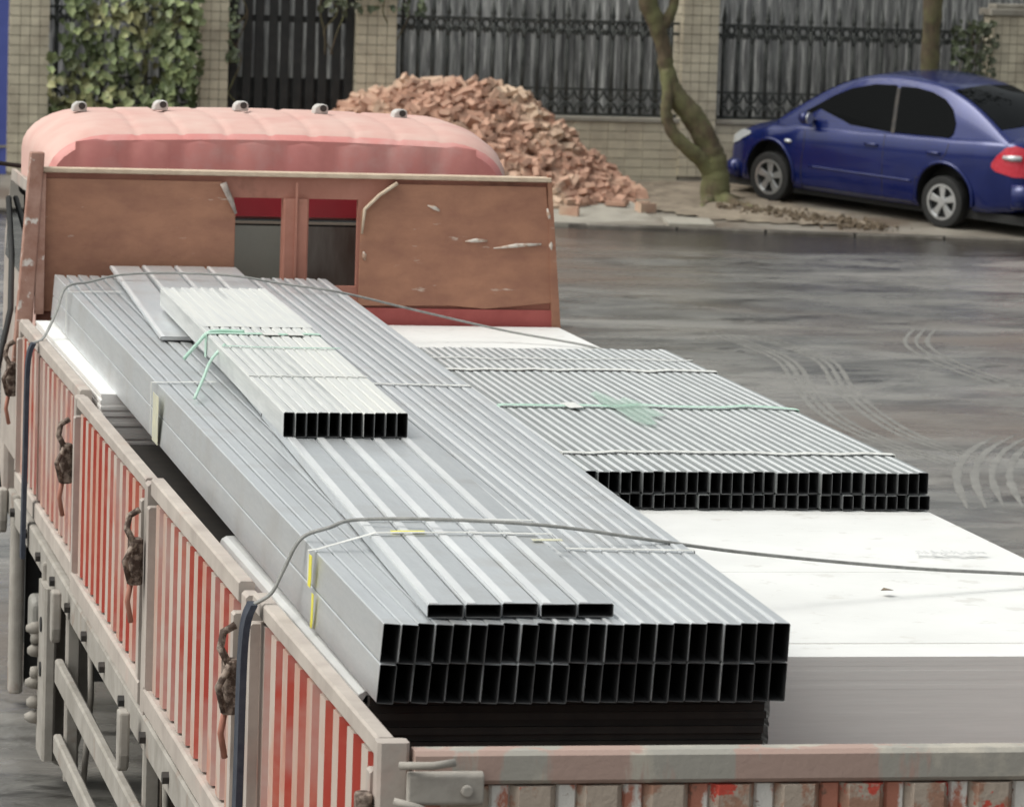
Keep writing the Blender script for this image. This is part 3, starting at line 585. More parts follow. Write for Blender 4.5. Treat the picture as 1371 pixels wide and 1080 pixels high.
for i in range(N):
    a = 2*math.pi*i/N; r = rr.uniform(.55, 1.15); vs.append((1.76+.085*r*math.cos(a), 5.42+.48*r*math.sin(a), zt+.005+rr.random()*.006))
m.add(vs, [(0, 1+i, 1+(i+1) % N) for i in range(N)]); vs2 = [(v[0], v[1], v[2]-.002) for v in vs]; m.add(vs2, [(0, 1+(i+1) % N, 1+i) for i in range(N)])
m.build('green_tape_wad', film(), S5, smooth=True)
def xS3(Y): t = (Y-3.66)/3.99; return .262+.083*t, .652+.123*t
l, r = xS3(5.9); z3 = zS1(5.9, .042+.078+.002)
band(S3, [(l-.0005, 5.9, z3-.085), (l-.0005, 5.9, z3-.002)]+[(l+(r-l)*i/6, 5.9+rr.uniform(-.02, .02), z3+.001) for i in range(7)]+[(r+.003, 5.9, z3-.08)], green_m, .05, 'green_band')
band(S3, [(l+(r-l)*i/6, 5.45+rr.uniform(-.02, .02), z3+.000) for i in range(7)], green_m, .018, 'green_band')
for x in (l+.2, l+.29): band(S3, [(x, 5.88, z3+.004), (x+.055, 5.88, z3+.004)], band_m, .10, 'buckle')
l, r = xS3(4.6); z4 = zS1(4.6, .042+.078+.002); band(S3, [(l, 4.6, z4)]+[(l+(r-l)*i/4, 4.6, z4) for i in range(1, 5)], band_m, .02)
# white paper sheets laid over the short bundle
def sheet(x0f, x1f, y0, x0b, x1b, y1, off, nm='paper_sheet'):
    m = MB(); N = 12; vs = []
    for j in range(N+1):
        t = j/N; y = y0+(y1-y0)*t
        for k in range(5): x = (x0f+(x1f-x0f)*k/4)*(1-t)+(x0b+(x1b-x0b)*k/4)*t; vs.append((x, y, zS1(y, .042+.078+off)+rr.random()*.001))
    fs = [(j*5+k, j*5+k+1, j*5+k+6, j*5+k+5) for j in range(N) for k in range(4)]
    m.add(vs, fs); m.add([(v[0], v[1], v[2]-.001) for v in vs], [f[::-1] for f in fs]); m.build(nm, paper, S3, smooth=True)
kids = sorted([o for o in S3.children if o.name.startswith('stud')], key=lambda o: o.matrix_basis.translation.x); w5 = kids[0].data.copy(); w5.materials[0] = paper
for o in kids[6:]: o.data = w5
sheet(.330, .735, 6.15, .35, .765, 7.6, .0012)
# ------------------------------------------------------------ lashing ropes
def spline(pts, k=8):
    P = [Vector(p) for p in pts]; out = []
    for i in range(len(P)-1):
        p0, p1, p2, p3 = P[max(i-1, 0)], P[i], P[i+1], P[min(i+2, len(P)-1)]
        for j in range(k): t = j/k; out.append(.5*((2*p1)+(p2-p0)*t+(2*p0-5*p1+4*p2-p3)*t*t+(3*p1-p0-3*p2+p3)*t**3))
    return out+[P[-1]]
def rope(label, pts, web, y):
    root = empty('lashing_rope', pts[0], label, 'rope')
    MB().tube(spline(pts), .0085, 6, flat=.6).build('rope', ropem, root, smooth=True)
    m = MB(); P = spline(web, 6); vs = []
    for p in P: vs += [(p.x, p.y-.03, p.z), (p.x+.0, p.y+.045, p.z), (p.x-.018, p.y+.045, p.z), (p.x-.018, p.y-.03, p.z)]
    n = len(P); m.add(vs, [(4*i+k, 4*i+(k+1) % 4, 4*i+4+(k+1) % 4, 4*i+4+k) for i in range(n-1) for k in range(4)]+[(0, 1, 2, 3), (4*n-4, 4*n-1, 4*n-2, 4*n-3)])
    m.build('webbing', webm, root)
rope('grey rope across the near end of the load, ending as dark webbing over the gate',
     [(-.075, 1.83, .0), (-.03, 1.83, .03), (.0, 1.83, .09), (.045, 1.83, .175), (.12, 1.83, .205), (.20, 1.86, .222), (.42, 1.80, .232), (.70, 1.76, .222), (.98, 1.80, .180), (1.3, 1.92, .125), (1.8, 2.12, .055), (2.36, 2.33, -.008), (2.47, 2.36, -.08), (2.51, 2.36, -.8)],
     [(-.068, 1.84, .0), (-.09, 1.84, -.10), (-.095, 1.84, -.5), (-.10, 1.84, -.9)], 1.8)
rope('grey rope across the far end of the load, just before the brown headboard',
     [(-.075, 8.52, .0), (-.03, 8.55, .02), (.03, 8.65, .12), (.075, 8.72, .215), (.18, 8.78, .235), (.33, 8.85, .262), (.55, 8.85, .272), (.80, 8.80, .268), (1.0, 8.78, .24), (1.25, 8.74, .21), (1.6, 8.80, .13), (2.0, 8.82, .045), (2.37, 8.6, -.008), (2.47, 8.55, -.1), (2.51, 8.5, -.8)],
     [(-.068, 8.5, .0), (-.09, 8.5, -.10), (-.095, 8.48, -.5), (-.10, 8.46, -.9)], 8.5)
root = empty('green_cord', (.17, 4.9, .2), 'thin green cord slanting from the short bundle down onto the long bundle', 'cord')
MB().tube(spline([(.135, 4.82, .20), (.2, 5.1, .238), (.27, 5.45, .262), (.33, 5.55, .305)]), .006, 6).build('strand', green_m, root, smooth=True)
MB().tube(spline([(.21, 5.72, .238), (.27, 5.85, .275), (.33, 5.93, .312), (.45, 5.93, .314)]), .007, 6).build('strand', green_m, root, smooth=True)
# leaf and printed smudge on the white boards
MB().add([(1.73+a, 2.13+b, -.010+c) for a, b, c in ((0, 0, 0), (.016, -.02, .004), (.04, .005, 0), (.018, .03, .003), (.0, 0, -.001), (.016, -.02, .003), (.04, .005, -.001), (.018, .03, .002))], [(0, 1, 2, 3), (7, 6, 5, 4)]).build('fallen_leaf', soilm, label='small brown leaf lying on the white boards at the right', cat='leaf')
# ------------------------------------------------------------ fence
FY = 42.3
tw, th = .112, .118
tile_me = MB().cbox(-tw/2+.0035, tw/2-.0035, -.012, .012, -th/2+.0045, th/2-.0045, .003, axis=1).mesh('tile', [tile_m], origin=(0, 0, 0))[0]
tilew_me = MB().cbox(-.111, .111, -.012, .012, -.052, .052, .004, axis=1).mesh('tile', [tile_m], origin=(0, 0, 0))[0]
def pillar(x0, x1, label, ztop=1.2):
    zb = gz((x0+x1)/2, FY)-.05; root = empty('brick_pillar', ((x0+x1)/2, FY+.2, zb), label, 'pillar', 'tiled pillars of the fence')
    MB().box(x0+.012, x1-.012, FY-.04+.012, FY+.40, zb, ztop).build('core', grout_m, root)
    n = max(2, round((x1-x0)/tw)); w = (x1-x0)/n; k = w/tw; nz = int((ztop-zb)/th)
    for r in range(nz):
        for c in range(n):
            inst('tile', tile_me, T((x0+w*(c+.5), FY-.04+.004+random.uniform(-.002, .002), ztop-th*(r+.5))) @ Matrix.Diagonal((k, 1, 1, 1)), root)
        for c in range(4):
            inst('tile', tile_me, T((x0+.004, FY+.0+tw*(c+.5)-.03, ztop-th*(r+.5))) @ Rz(math.pi/2), root)
    MB().cbox(x0-.05, x1+.05, FY-.09, FY+.45, ztop+.002, ztop+.09, .01, axis=0).cbox(x0+.04, x1-.04, FY+.02, FY+.36, ztop+.09, ztop+.15, .01, axis=0).build('cap', conc, root, bevel=.01)
pillar(2.57, 3.04, 'pale tiled pillar at the far left, beside the blue sheet')
pillar(4.88, 5.22, 'tiled pillar between the ivy and the black gate')
pillar(6.80, 7.29, 'tiled pillar rising behind the left end of the brick heap')
pillar(10.90, 11.36, 'tiled pillar behind the forked tree')
pillar(14.93, 15.45, 'capped tiled pillar at the far right, behind the car', .83)
def low_wall(x0, x1, label):
    zt = -.62; zb = gz((x0+x1)/2, FY)-.08
    root = empty('low_wall', ((x0+x1)/2, FY+.1, zb), label, 'wall', 'low tiled walls under the fence')
    MB().box(x0, x1, FY+.012, FY+.25, zb, zt).build('core', grout_m, root)
    n = round((x1-x0)/.226); w = (x1-x0)/n; nz = int((zt-zb)/.112)
    for r in range(nz):
        for c in range(n): inst('tile', tilew_me, T((x0+w*(c+.5), FY+.004+random.uniform(-.003, .003), zt-.112*(r+.5))) @ Matrix.Diagonal((w/.226, 1, 1, 1)), root)
    MB().cbox(x0, x1, FY-.04, FY+.28, zt+.002, zt+.06, .008, axis=0).build('coping', conc, root)
low_wall(3.045, 4.875, 'low tiled wall at the foot of the ivy'); low_wall(7.295, 10.895, 'low tiled wall partly buried by the brick heap'); low_wall(11.365, 14.925, 'low tiled wall behind the blue car')
def ringm(r, t, n=12):
    m = MB(); pts = [(r*math.cos(2*math.pi*i/n), 0, r*math.sin(2*math.pi*i/n)) for i in range(n+1)]; m.tube(pts, t, 5); return m
barh = 1.10
bar_me = MB().tube([(0, 0, 0), (0, 0, barh)], .025, 6).mesh('bar', [iron], smooth=True, origin=(0, 0, 0))[0]
fin_me = MB().tube([(0, 0, 0), (0, 0, .05), (0, 0, .07), (0, 0, .10), (0, 0, .14), (0, 0, .30)], [.02, .034, .018, .034, .028, .003], 6).mesh('finial', [iron], smooth=True, origin=(0, 0, 0))[0]
ring_me = ringm(.05, .018).mesh('ring', [iron], smooth=True, origin=(0, 0, 0))[0]
def vshape():
    m = MB()
    for s in (-1, 1): m.tube(spline([(s*.005, 0, 0), (s*.03, 0, .07), (s*.075, 0, .11), (s*.088, 0, .07), (s*.06, 0, .05)], 4), .016, 5)
    return m.mesh('scroll', [iron], smooth=True, origin=(0, 0, 0))[0]
scroll_me = vshape()
def panel(x0, x1, label, n, grp='iron fence panels between tiled pillars'):
    zb = -.555; root = empty('iron_fence', ((x0+x1)/2, FY+.1, zb), label, 'fence', grp); Y = FY+.12
    for z0, z1 in ((-.555, -.515), (-.24, -.21), (.47, .505), (.60, .63)):
        MB().box(x0, x1, Y-.015, Y+.015, z0, z1).build('rail', iron, root)
    for i in range(n):
        x = x0+(x1-x0)*(i+.5)/n; 
        b = inst('bar', bar_me, T((x, Y-.002, -.53)) @ Matrix.Rotation(random.uniform(-.008, .008), 4, 'Y'), root)
        inst('finial', fin_me, T((x, Y-.002, .57)) @ Matrix.Rotation(random.uniform(-.03, .03), 4, 'Y'), b)
        xm = x+(x1-x0)/n/2
        if i < n-1:
            inst('ring', ring_me, T((xm, Y, .553)), root)
            inst('scroll', scroll_me, T((xm, Y-.018, -.50)), root); inst('scroll', scroll_me, T((xm, Y-.012, -.24)) @ Matrix.Rotation(math.pi, 4, 'Y'), root)
            inst('scroll', scroll_me, T((x, Y-.02, .40)) @ Matrix.Rotation(0, 4, 'Y'), root)
            MB().tube([(xm, Y-.002, -.23), (xm, Y-.002, -.22+.08)], .008, 5)
panel(7.30, 10.89, 'spiked black iron fence panel above the brick heap', 19)
panel(11.37, 14.92, 'spiked black iron fence panel behind the blue car', 19)
panel(3.05, 4.87, 'iron fence panel overgrown by ivy', 10, None)
# black gate
g = empty('iron_gate', (6.0, FY, -1.4), 'black iron gate of broad uprights between two tiled pillars', 'gate')
giron = mat('black_gate_iron', (.010, .011, .012), (.022, .022, .022), .6, .1, 8)
gb = MB().cbox(-.055, .055, -.02, .02, 0, 2.3, .008, axis=2).mesh('upright', [giron], origin=(0, 0, 0))[0]
for i in range(10): inst('upright', gb, T((5.30+i*.158, FY+.1, -1.35)) @ Matrix.Rotation(random.uniform(-.006, .006), 4, 'Y'), g)
for z0, z1 in ((.50, .58), (-.42, -.36), (-1.3, -1.22)): MB().box(5.225, 6.795, FY+.122, FY+.15, z0, z1).build('rail', giron, g)
MB().box(5.225, 6.795, FY+.152, FY+.16, -1.35, -.18).build('lower_sheet', giron, g)
# grey stained sheets behind the fence, blue sheet on the left
wroot = empty('sheet_wall', (9, FY+1.2, -1.3), 'stained grey metal sheet wall standing behind the iron fence', 'wall')
def corr(w, h):
    m = MB(); n = 24; vs = []
    for i in range(n+1): vs.append((-w/2+w*i/n, .010*(1 if (i//2) % 2 else -1), 0))
    vs2 = [(a, b, h) for a, b, c in vs]; bk = [(a, b+.003, c) for a, b, c in vs+vs2]
    fs = [(i, i+1, n+2+i, n+1+i) for i in range(n)]
    m.add(vs+vs2, fs); m.add(bk, [f[::-1] for f in fs]); return m.mesh('metal_sheet', [sheetm], origin=(0, 0, 0))[0]
cme = corr(.93, 4.2)
for i in range(18): inst('metal_sheet', cme, T((3.0+i*.92, FY+1.25+.008*(i % 2), -1.4)), wroot)
b_ = empty('blue_sheet', (1.8, FY, -1.4), 'blue sheet panel at the left edge, beside the pale pillar', 'panel')
MB().box(.6, 2.545, FY+.0, FY+.03, -1.42, 1.6).build('panel', bluep, b_)
MB().box(.6, 2.547, FY-.02, FY-.002, -1.10, -1.07).build('strip', conc, b_)
MB().box(2.50, 2.549, FY-.012, FY-.003, -1.42, 1.6).build('edge_trim', bluep, b_)
# ------------------------------------------------------------ ivy
def leaf_mesh(name, mt):
    pts = [(0, -.5), (.30, -.62), (.52, -.30), (.42, .05), (.62, .12), (.30, .32), (0, .75), (-.30, .32), (-.62, .12), (-.42, .05), (-.52, -.30), (-.30, -.62)]
    m = MB(); vs = [(0, 0.06, 0)]+[(x, abs(x)*-.28+.0, -y) for x, y in pts]
    m.add(vs, [(0, 1+i, 1+(i+1) % 12) for i in range(12)]); return m.mesh(name, [mt], origin=(0, 0, 0), fix=False)[0]
def ivy(label, boxes, n, size, mt, stemcount, seed, big=300, name='ivy'):
    rr = random.Random(seed); me = leaf_mesh('leaf', mt); x0 = min(b[0] for b in boxes); z0 = min(b[2] for b in boxes)
    root = empty(name, (x0, FY, z0), label, 'climbing plant')
    base = me.vertices; lv = [v.co.copy() for v in base]; lf = [tuple(p.vertices) for p in me.polygons]; stuff = MB(); L = []
    for i in range(n):
        b = rr.choices(boxes, [(q[1]-q[0])*(q[3]-q[2]) for q in boxes])[0]
        x = rr.uniform(b[0], b[1]); z = rr.uniform(b[2], b[3]); dpt = b[4]*(.5+.5*math.sin(x*5.1+z*3.3)*math.cos(z*4.7-x*2)) 
        y = FY-.03-dpt-rr.uniform(0, .16)
        s = size*rr.uniform(.55, 1.25)
        M = T((x, y, z)) @ Rz(rr.gauss(0, .55)) @ Matrix.Rotation(rr.gauss(-.45, .38), 4, 'X') @ Matrix.Rotation(rr.gauss(0, .6), 4, 'Y') @ Matrix.Diagonal((s, s, s, 1)); L.append((y, M))
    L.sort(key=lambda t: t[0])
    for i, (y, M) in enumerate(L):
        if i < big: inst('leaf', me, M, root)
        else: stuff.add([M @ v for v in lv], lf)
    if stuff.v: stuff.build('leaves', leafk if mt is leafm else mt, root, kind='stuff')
    for i in range(stemcount):
        b = rr.choice(boxes); x = rr.uniform(b[0], b[1]); P = [(x+rr.gauss(0, .08), FY-.01-rr.random()*.05, b[2]-.5+(b[3]-b[2]+.5)*k/5) for k in range(6)]
        MB().tube(spline(P, 4), .008, 5).build('stem', barkm, root, smooth=True)
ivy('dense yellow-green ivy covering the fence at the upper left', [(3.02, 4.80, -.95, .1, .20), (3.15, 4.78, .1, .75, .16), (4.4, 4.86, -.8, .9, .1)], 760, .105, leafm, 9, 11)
ivy('small strand of ivy hanging on the left edge of the black gate', [(5.19, 5.33, .0, .9, .05)], 55, .06, leafd, 2, 12)
ivy('dark clump of creeper on the fence beside the far right pillar', [(14.35, 14.95, -.2, .75, .10)], 210, .07, leafd, 6, 13)
ivy('dark leaves hanging over the top of the third pillar', [(6.3, 7.6, .62, 1.5, .15)], 200, .075, leafd, 5, 14)
# ------------------------------------------------------------ trees
def tree(label, limbs, crown, name='street_tree'):
    x, y, z = limbs[0][0][0]; root = empty(name, (x, y, z), label, 'tree')
    m = MB()
    for pts, rs in limbs:
        P = spline(pts, 6); n = len(P); Rr = []
        for i in range(n):
            t = i/(n-1)*(len(rs)-1); k = min(int(t), len(rs)-2); Rr.append((rs[k]*(1-(t-k))+rs[k+1]*(t-k))*(1+random.uniform(-.07, .07)))
        P = [p+Vector((random.uniform(-.006, .006), random.uniform(-.006, .006), 0)) for p in P]
        m.tube(P, Rr, 12)
    m.build('trunk', barkm, root, smooth=True)
    cm = MB(); me = leaf_mesh('l', leafd); lv = [v.co.copy() for v in me.vertices]; lf = [tuple(p.vertices) for p in me.polygons]; cx, cy, cz, r = crown; rr = random.Random(int(cx*10))
    cl = [Vector((cx+rr.gauss(0, r*.5), cy+rr.gauss(0, r*.5), cz+rr.gauss(0, r*.35))) for _ in range(26)]
    for i in range(2600):
        c = rr.choice(cl); p = c+Vector((rr.gauss(0, .22), rr.gauss(0, .22), rr.gauss(0, .16))); 
        if p.z < 1.45: continue
        M = T(p) @ Matrix.Rotation(rr.uniform(0, 6), 4, Vector((rr.random()-.5, rr.random()-.5, rr.random()-.2)).normalized()) @ Matrix.Diagonal((.055,)*3+(1,)); cm.add([M @ v for v in lv], lf)
    cm.build('crown', leafd, root, kind='stuff')
TY = 40.55
tree('forked tree with mossy looping trunk between the brick heap and the blue car', [
    ([(10.98, TY-.05, -1.62), (10.96, TY, -1.40), (10.95, TY, -1.15), (10.90, TY, -.92), (10.80, TY, -.70), (10.62, TY, -.42), (10.40, TY, -.18), (10.30, TY, .10), (10.24, TY, .40), (10.12, TY, .72), (10.02, TY, 1.0), (9.9, TY, 2.1)], [.26, .185, .165, .16, .15, .14, .125, .10, .095, .11, .12, .09]),
    ([(10.93, TY, -1.15), (10.78, TY-.05, -.98), (10.56, TY-.1, -.82), (10.36, TY-.1, -.62), (10.29, TY-.1, -.40), (10.30, TY-.08, -.15), (10.28, TY-.03, .1)], [.13, .105, .085, .078, .072, .07, .07]),
    ([(10.16, TY, .55), (10.35, TY, .85), (10.42, TY, 1.4), (10.9, TY, 2.3)], [.08, .06, .05, .03]),
    ([(10.98, TY, -1.40), (11.15, TY-.35, -1.50), (11.35, TY-.8, -1.535), (11.6, TY-1.3, -1.57)], [.12, .08, .05, .02]),
    ([(10.95, TY, -1.40), (10.75, TY-.3, -1.50), (10.6, TY-.7, -1.54)], [.10, .06, .02]),
    ([(11.0, TY, -1.42), (11.25, TY+.1, -1.46), (11.55, TY+.0, -1.50)], [.10, .06, .02])], (10.2, TY, 3.3, 1.9))
tree('straight mossy tree trunk standing behind the blue car', [
    ([(13.92, 41.7, -1.4), (13.92, 41.7, -.6), (13.93, 41.7, .1), (13.94, 41.7, .7), (13.96, 41.7, 1.4), (13.98, 41.7, 2.6)], [.17, .13, .115, .115, .13, .08]),
    ([(13.94, 41.7, 1.2), (14.3, 41.6, 1.8), (14.8, 41.5, 2.6)], [.07, .05, .02])], (14.0, 41.7, 3.5, 1.7))
# ------------------------------------------------------------ brick heap
hp = empty('brick_heap', (8.1, 41.0, -1.5), 'big heap of loose reddish bricks tipped against the fence', 'brick pile')
bkm = MB().cbox(-.12, .12, -.0575, .0575, -.0265, .0265, .003, axis=0).mesh('brick', [brickm], origin=(0, 0, 0))[0]
prof = [(5.6, 0), (6.0, .35), (6.34, .85), (6.87, 1.13), (7.42, 1.29), (8.16, 1.27), (8.72, 1.15), (9.10, .85), (9.5, .45), (9.85, .18), (10.1, 0)]
def ph(x):
    if x <= prof[0][0] or x >= prof[-1][0]: return 0
    for (a, h0), (b, h1) in zip(prof, prof[1:]):
        if a <= x <= b: return h0+(h1-h0)*(x-a)/(b-a)
def hh(x, y):
    c = 41.55; w = 1.15+ph(x)*.55
    t = (c-y)/w if y < c else (y-c)/1.6
    return ph(x)*max(0, 1-max(t, 0)**1.15)
rr = random.Random(21); P = []
for i in range(1900):
    x = rr.uniform(5.7, 10.2); y = rr.uniform(39.5, 42.15); h = hh(x, y)
    if h < .015: continue
    P.append((x, y, gz(x, y)+h+rr.uniform(-.035, .03)))
m = MB(); gx, gy = 26, 14; vs = []
for i in range(gx+1):
    for j in range(gy+1):
        x = 5.7+4.5*i/gx; y = 39.5+2.65*j/gy; vs.append((x, y, gz(x, y)+hh(x, y)-.07))
m.add(vs, [(i*(gy+1)+j, (i+1)*(gy+1)+j, (i+1)*(gy+1)+j+1, i*(gy+1)+j+1) for i in range(gx) for j in range(gy)])
m.build('rubble_core', mat('brick_dust', (.26, .13, .09), (.30, .18, .12), .95, 0, 8), hp)
# largest-looking bricks: near and not behind the cab
P.sort(key=lambda p: (p[1]-.35*p[2] if p[0] > 6.9 else p[1]+6))
sm = MB(); base = [v.co.copy() for v in bkm.vertices]; bf = [tuple(p.vertices) for p in bkm.polygons]
idx = list(range(len(P))); rr.shuffle(idx); chosen = set([i for i in idx if P[i][0] > 7.0][:300])
for i, p in enumerate(P):
    k = rr.choice((1.1, 1.1, 1.0, .6))
    M = T(p) @ Rz(rr.uniform(0, 6.3)) @ Matrix.Rotation(rr.gauss(0, .55), 4, 'X') @ Matrix.Rotation(rr.gauss(.0, .45), 4, 'Y') @ Matrix.Diagonal((k, 1.1, 1.2, 1))
    if i in chosen: inst('brick', bkm, M, hp)
    else: sm.add([M @ v for v in base], bf)
sm.build('bricks', brickm, hp, kind='stuff')
for i in range(6):
    x = rr.uniform(8.7, 9.9); y = 40.15-rr.random()**2*.8; M = T((x, y, gz(x, y)+.06)) @ Rz(rr.uniform(0, 6)) @ Matrix.Rotation(rr.choice((0, 1.57)), 4, 'X')
    inst('brick', bkm, M, hp)
# ------------------------------------------------------------ blue car
def car():
    fw = Vector((-.57, .82, 0)).normalized(); nrm = Vector((-.017, -.068, 1)).normalized(); fwd = (fw-nrm*fw.dot(nrm)).normalized(); left = nrm.cross(fwd).normalized()
    rear_contact = Vector((13.19, 38.46, gz(13.19, 38.46)))
    c0 = rear_contact-left*.78                      # under the rear axle centre
    Mc = Matrix.Translation(c0) @ Matrix((fwd, left, nrm)).transposed().to_4x4()
    root = bpy.data.objects.new('parked_car', None); place(root, Mc, None); tag(root, 'dark blue saloon car parked on the sloping pavement by the fence', 'car')
    def cp(m, name, mt, par=None, smooth=False, angle=None, bevel=0., **k):
        me, c = m.mesh(name, mt, smooth, origin=(0, 0, 0))
        if smooth and angle: me.set_sharp_from_angle(angle=R(angle))
        o = bpy.data.objects.new(name, me); place(o, Mc, par or root)
        if bevel: b = o.modifiers.new('bevel', 'BEVEL'); b.width = bevel; b.segments = 2; b.limit_method = 'ANGLE'
        return tag(o, **k)
    WB = 2.55; WR = .305
    # lower body: x from -.98 (tail) to 3.38 (nose)
    def interp(tab, x):
        for a, b in zip(tab, tab[1:]):
            if a[0] <= x <= b[0]:
                t = (x-a[0])/(b[0]-a[0]); t2 = t*t*(3-2*t); return [a[i]+(b[i]-a[i])*t2 for i in range(1, len(a))]
        return list(tab[-1][1:]) if x > tab[-1][0] else list(tab[0][1:])
    #   x, half width, z bottom, z shoulder, z top centre
    tab = [(-.98, .55, .42, .60, .66), (-.94, .68, .33, .85, .93), (-.80, .76, .25, .97, 1.02), (-.45, .83, .22, .965, 1.04), (0, .85, .20, .945, 1.02), (.6, .855, .19, .93, 1.0), (1.4, .855, .19, .905, .98), (2.1, .85, .19, .88, .97), (2.55, .845, .19, .835, .92), (2.95, .81, .20, .76, .84), (3.20, .72, .20, .66, .73), (3.32, .60, .24, .56, .62), (3.37, .45, .32, .48, .52)]
    N = 64; m = MB(); n = None
    for i in range(N+1):
        x = -.98+4.35*i/N; w, zb, zs, zt = interp(tab, x)
        half = [(0, zb), (w*.80, zb), (w*.93, zb+.03), (w*.97, zb+.10), (w*.985, zb+(zs-zb)*.35), (w, zb+(zs-zb)*.60), (w*.99, zb+(zs-zb)*.80), (w*.965, zs-.035), (w*.93, zs), (w*.86, zs+(zt-zs)*.35), (w*.6, zs+(zt-zs)*.75), (w*.3, zt-.005), (0, zt)]
        ring = half+[(-a, b) for a, b in half[-2:0:-1]]; n = len(ring)
        m.v += [Vector((x, a, b)) for a, b in ring]
    for i in range(N):
        for k in range(n): m.f.append((i*n+k, i*n+(k+1) % n, (i+1)*n+(k+1) % n, (i+1)*n+k)); m.mi.append(0)
    m.f += [tuple(range(n)), tuple(range(N*n+n-1, N*n-1, -1))]; m.mi += [0, 0]
    body = cp(m, 'body', [blue, black], smooth=True, angle=50)
    # wheel arches cut out
    cut = MB()
    for wx in (0, WB):
        for s in (-1, 1):
            y0, y1 = (.60, 1.0) if s > 0 else (-1.0, -.60)
            vs = []; K = 32
            for y in (y0, y1): vs += [(wx+.365*math.cos(2*math.pi*k/K), y, WR+.03+.365*math.sin(2*math.pi*k/K)) for k in range(K)]
            cut.add(vs, [(k, (k+1) % K, (k+1) % K+K, k+K) for k in range(K)]+[tuple(range(K-1, -1, -1)), tuple(range(K, 2*K))], 0)
    me, _ = cut.mesh('cut', [black], origin=(0, 0, 0)); cu = bpy.data.objects.new('cut', me); COL.objects.link(cu); cu.matrix_basis = Mc
    bo = body.modifiers.new('b', 'BOOLEAN'); bo.operation = 'DIFFERENCE'; bo.object = cu; bo.solver = 'EXACT'; bo.material_mode = 'TRANSFER'
    bpy.context.view_layer.update(); dg = bpy.context.evaluated_depsgraph_get(); nm = bpy.data.meshes.new_from_object(body.evaluated_get(dg)); body.modifiers.clear(); body.data = nm; bpy.data.objects.remove(cu)
    # greenhouse
    prof = [(-.72, 1.00), (-.62, 1.06), (-.40, 1.20), (-.15, 1.335), (.10, 1.425), (.35, 1.475), (.65, 1.50), (.95, 1.505), (1.20, 1.49), (1.45, 1.445), (1.75, 1.345), (2.05, 1.20), (2.35, 1.04), (2.52, .93)]
    fine = []
    for i in range(len(prof)-1):
        p0 = Vector(prof[max(i-1, 0)]); p1 = Vector(prof[i]); p2 = Vector(prof[i+1]); p3 = Vector(prof[min(i+2, len(prof)-1)])
        for k in range(4): t = k/4; fine.append(.5*((2*p1)+(p2-p0)*t+(2*p0-5*p1+4*p2-p3)*t*t+(3*p1-p0-3*p2+p3)*t**3))
    fine.append(Vector(prof[-1]))
    def halfw(x, z): return min(.80-.42*(z-.90), .80-.42*(z-.90)-.05*max(0, (x-1.9))/.6-.04*max(0, (-x))/.7)
    def roofz(x):
        for a, b in zip(fine, fine[1:]):
            if a.x <= x <= b.x: return a.y+(b.y-a.y)*(x-a.x)/(b.x-a.x)
        return .9
    m = MB(); 
    for p in fine:
        x, z = p; zr = z-.045; wb = halfw(x, .88); wt = halfw(x, zr)
        ring = [(wb, .86), (wb+(wt-wb)*.5, .86+(zr-.86)*.5), (wt, zr), (wt*.955, zr+.026), (wt*.86, zr+.040), (wt*.5, z+.002), (0, z+.012)]
        ring += [(-a, b) for a, b in ring[-2::-1]]; n = len(ring); m.v += [Vector((x, a, b)) for a, b in ring]
    for i in range(len(fine)-1):
        for k in range(n-1): m.f.append((i*n+k, i*n+k+1, (i+1)*n+k+1, (i+1)*n+k)); m.mi.append(0)
    roof = cp(m, 'roof', [blue], smooth=True, angle=40)
    # side windows as slightly proud glass following the side plane
    def sidewin(poly, name, s, off=.004, mt=glassd, par=None):
        m = MB(); mk = lambda q, t: (q[0], s*(halfw(q[0], q[1])+t), q[1]); m.prism(poly, mk, .0, off); return cp(m, name, mt, par or roof)
    for s in (1, -1):
        sidewin([(2.20, .975), (2.12, 1.03), (1.98, 1.10), (1.75, 1.225), (1.50, 1.325), (1.20, 1.39), (.93, 1.405), (.88, 1.40), (.80, .94)], 'front_window', s)
        sidewin([(.75, .94), (.83, 1.40), (.60, 1.405), (.36, 1.38), (.16, 1.325), (.02, 1.235), (-.06, 1.10), (-.06, 1.0), (-.02, .955)], 'rear_window', s)
        # dark trims
        sidewin([(.80, .93), (.88, 1.38), (.83, 1.38), (.75, .93)], 'door_pillar', s, .006, mt=blackm)
    def glasspatch(i0, i1, name, kw):
        m = MB(); vs = []; P = [p for p in fine if i0 <= p.x <= i1]
        for p in P:
            x, z = p; zr = z-.045; wt = halfw(x, zr)
            for a, b in ((wt*.90, zr+.038), (wt*.5, z+.006), (0, z+.017), (-wt*.5, z+.006), (-wt*.90, zr+.038)): vs.append((x, a, b+.003))
        k = 5; fs = [(i*k+j, i*k+j+1, (i+1)*k+j+1, (i+1)*k+j) for i in range(len(P)-1) for j in range(k-1)]
        m.add(vs, fs); m.add([(a, b, c-.004) for a, b, c in vs], [f[::-1] for f in fs]); cp(m, name, glassd, roof, smooth=True)
    glasspatch(-.62, .12, 'rear_glass', 1); glasspatch(1.50, 2.46, 'windscreen', 1)
    # flank details
    def side_y(x, z):
        w, zb, zs, zt = interp(tab, x); t = (z-zb)/(zs-zb)
        pts = [(0.0, .93), (.12, .97), (.35, .985), (.60, 1.), (.80, .99), (.95, .965), (1.1, .93)]
        for a, b in zip(pts, pts[1:]):
            if a[0] <= t <= b[0]: return w*(a[1]+(b[1]-a[1])*(t-a[0])/(b[0]-a[0]))
        return w*.95
    def strip(pts, r, name, mt, s, par=body, off=.0, n=6):
        P = [(x, s*(side_y(x, z)+off), z) for x, z in pts]; cp(MB().tube(P, r, n), name, mt, par, smooth=True)
    gap_m = blackm
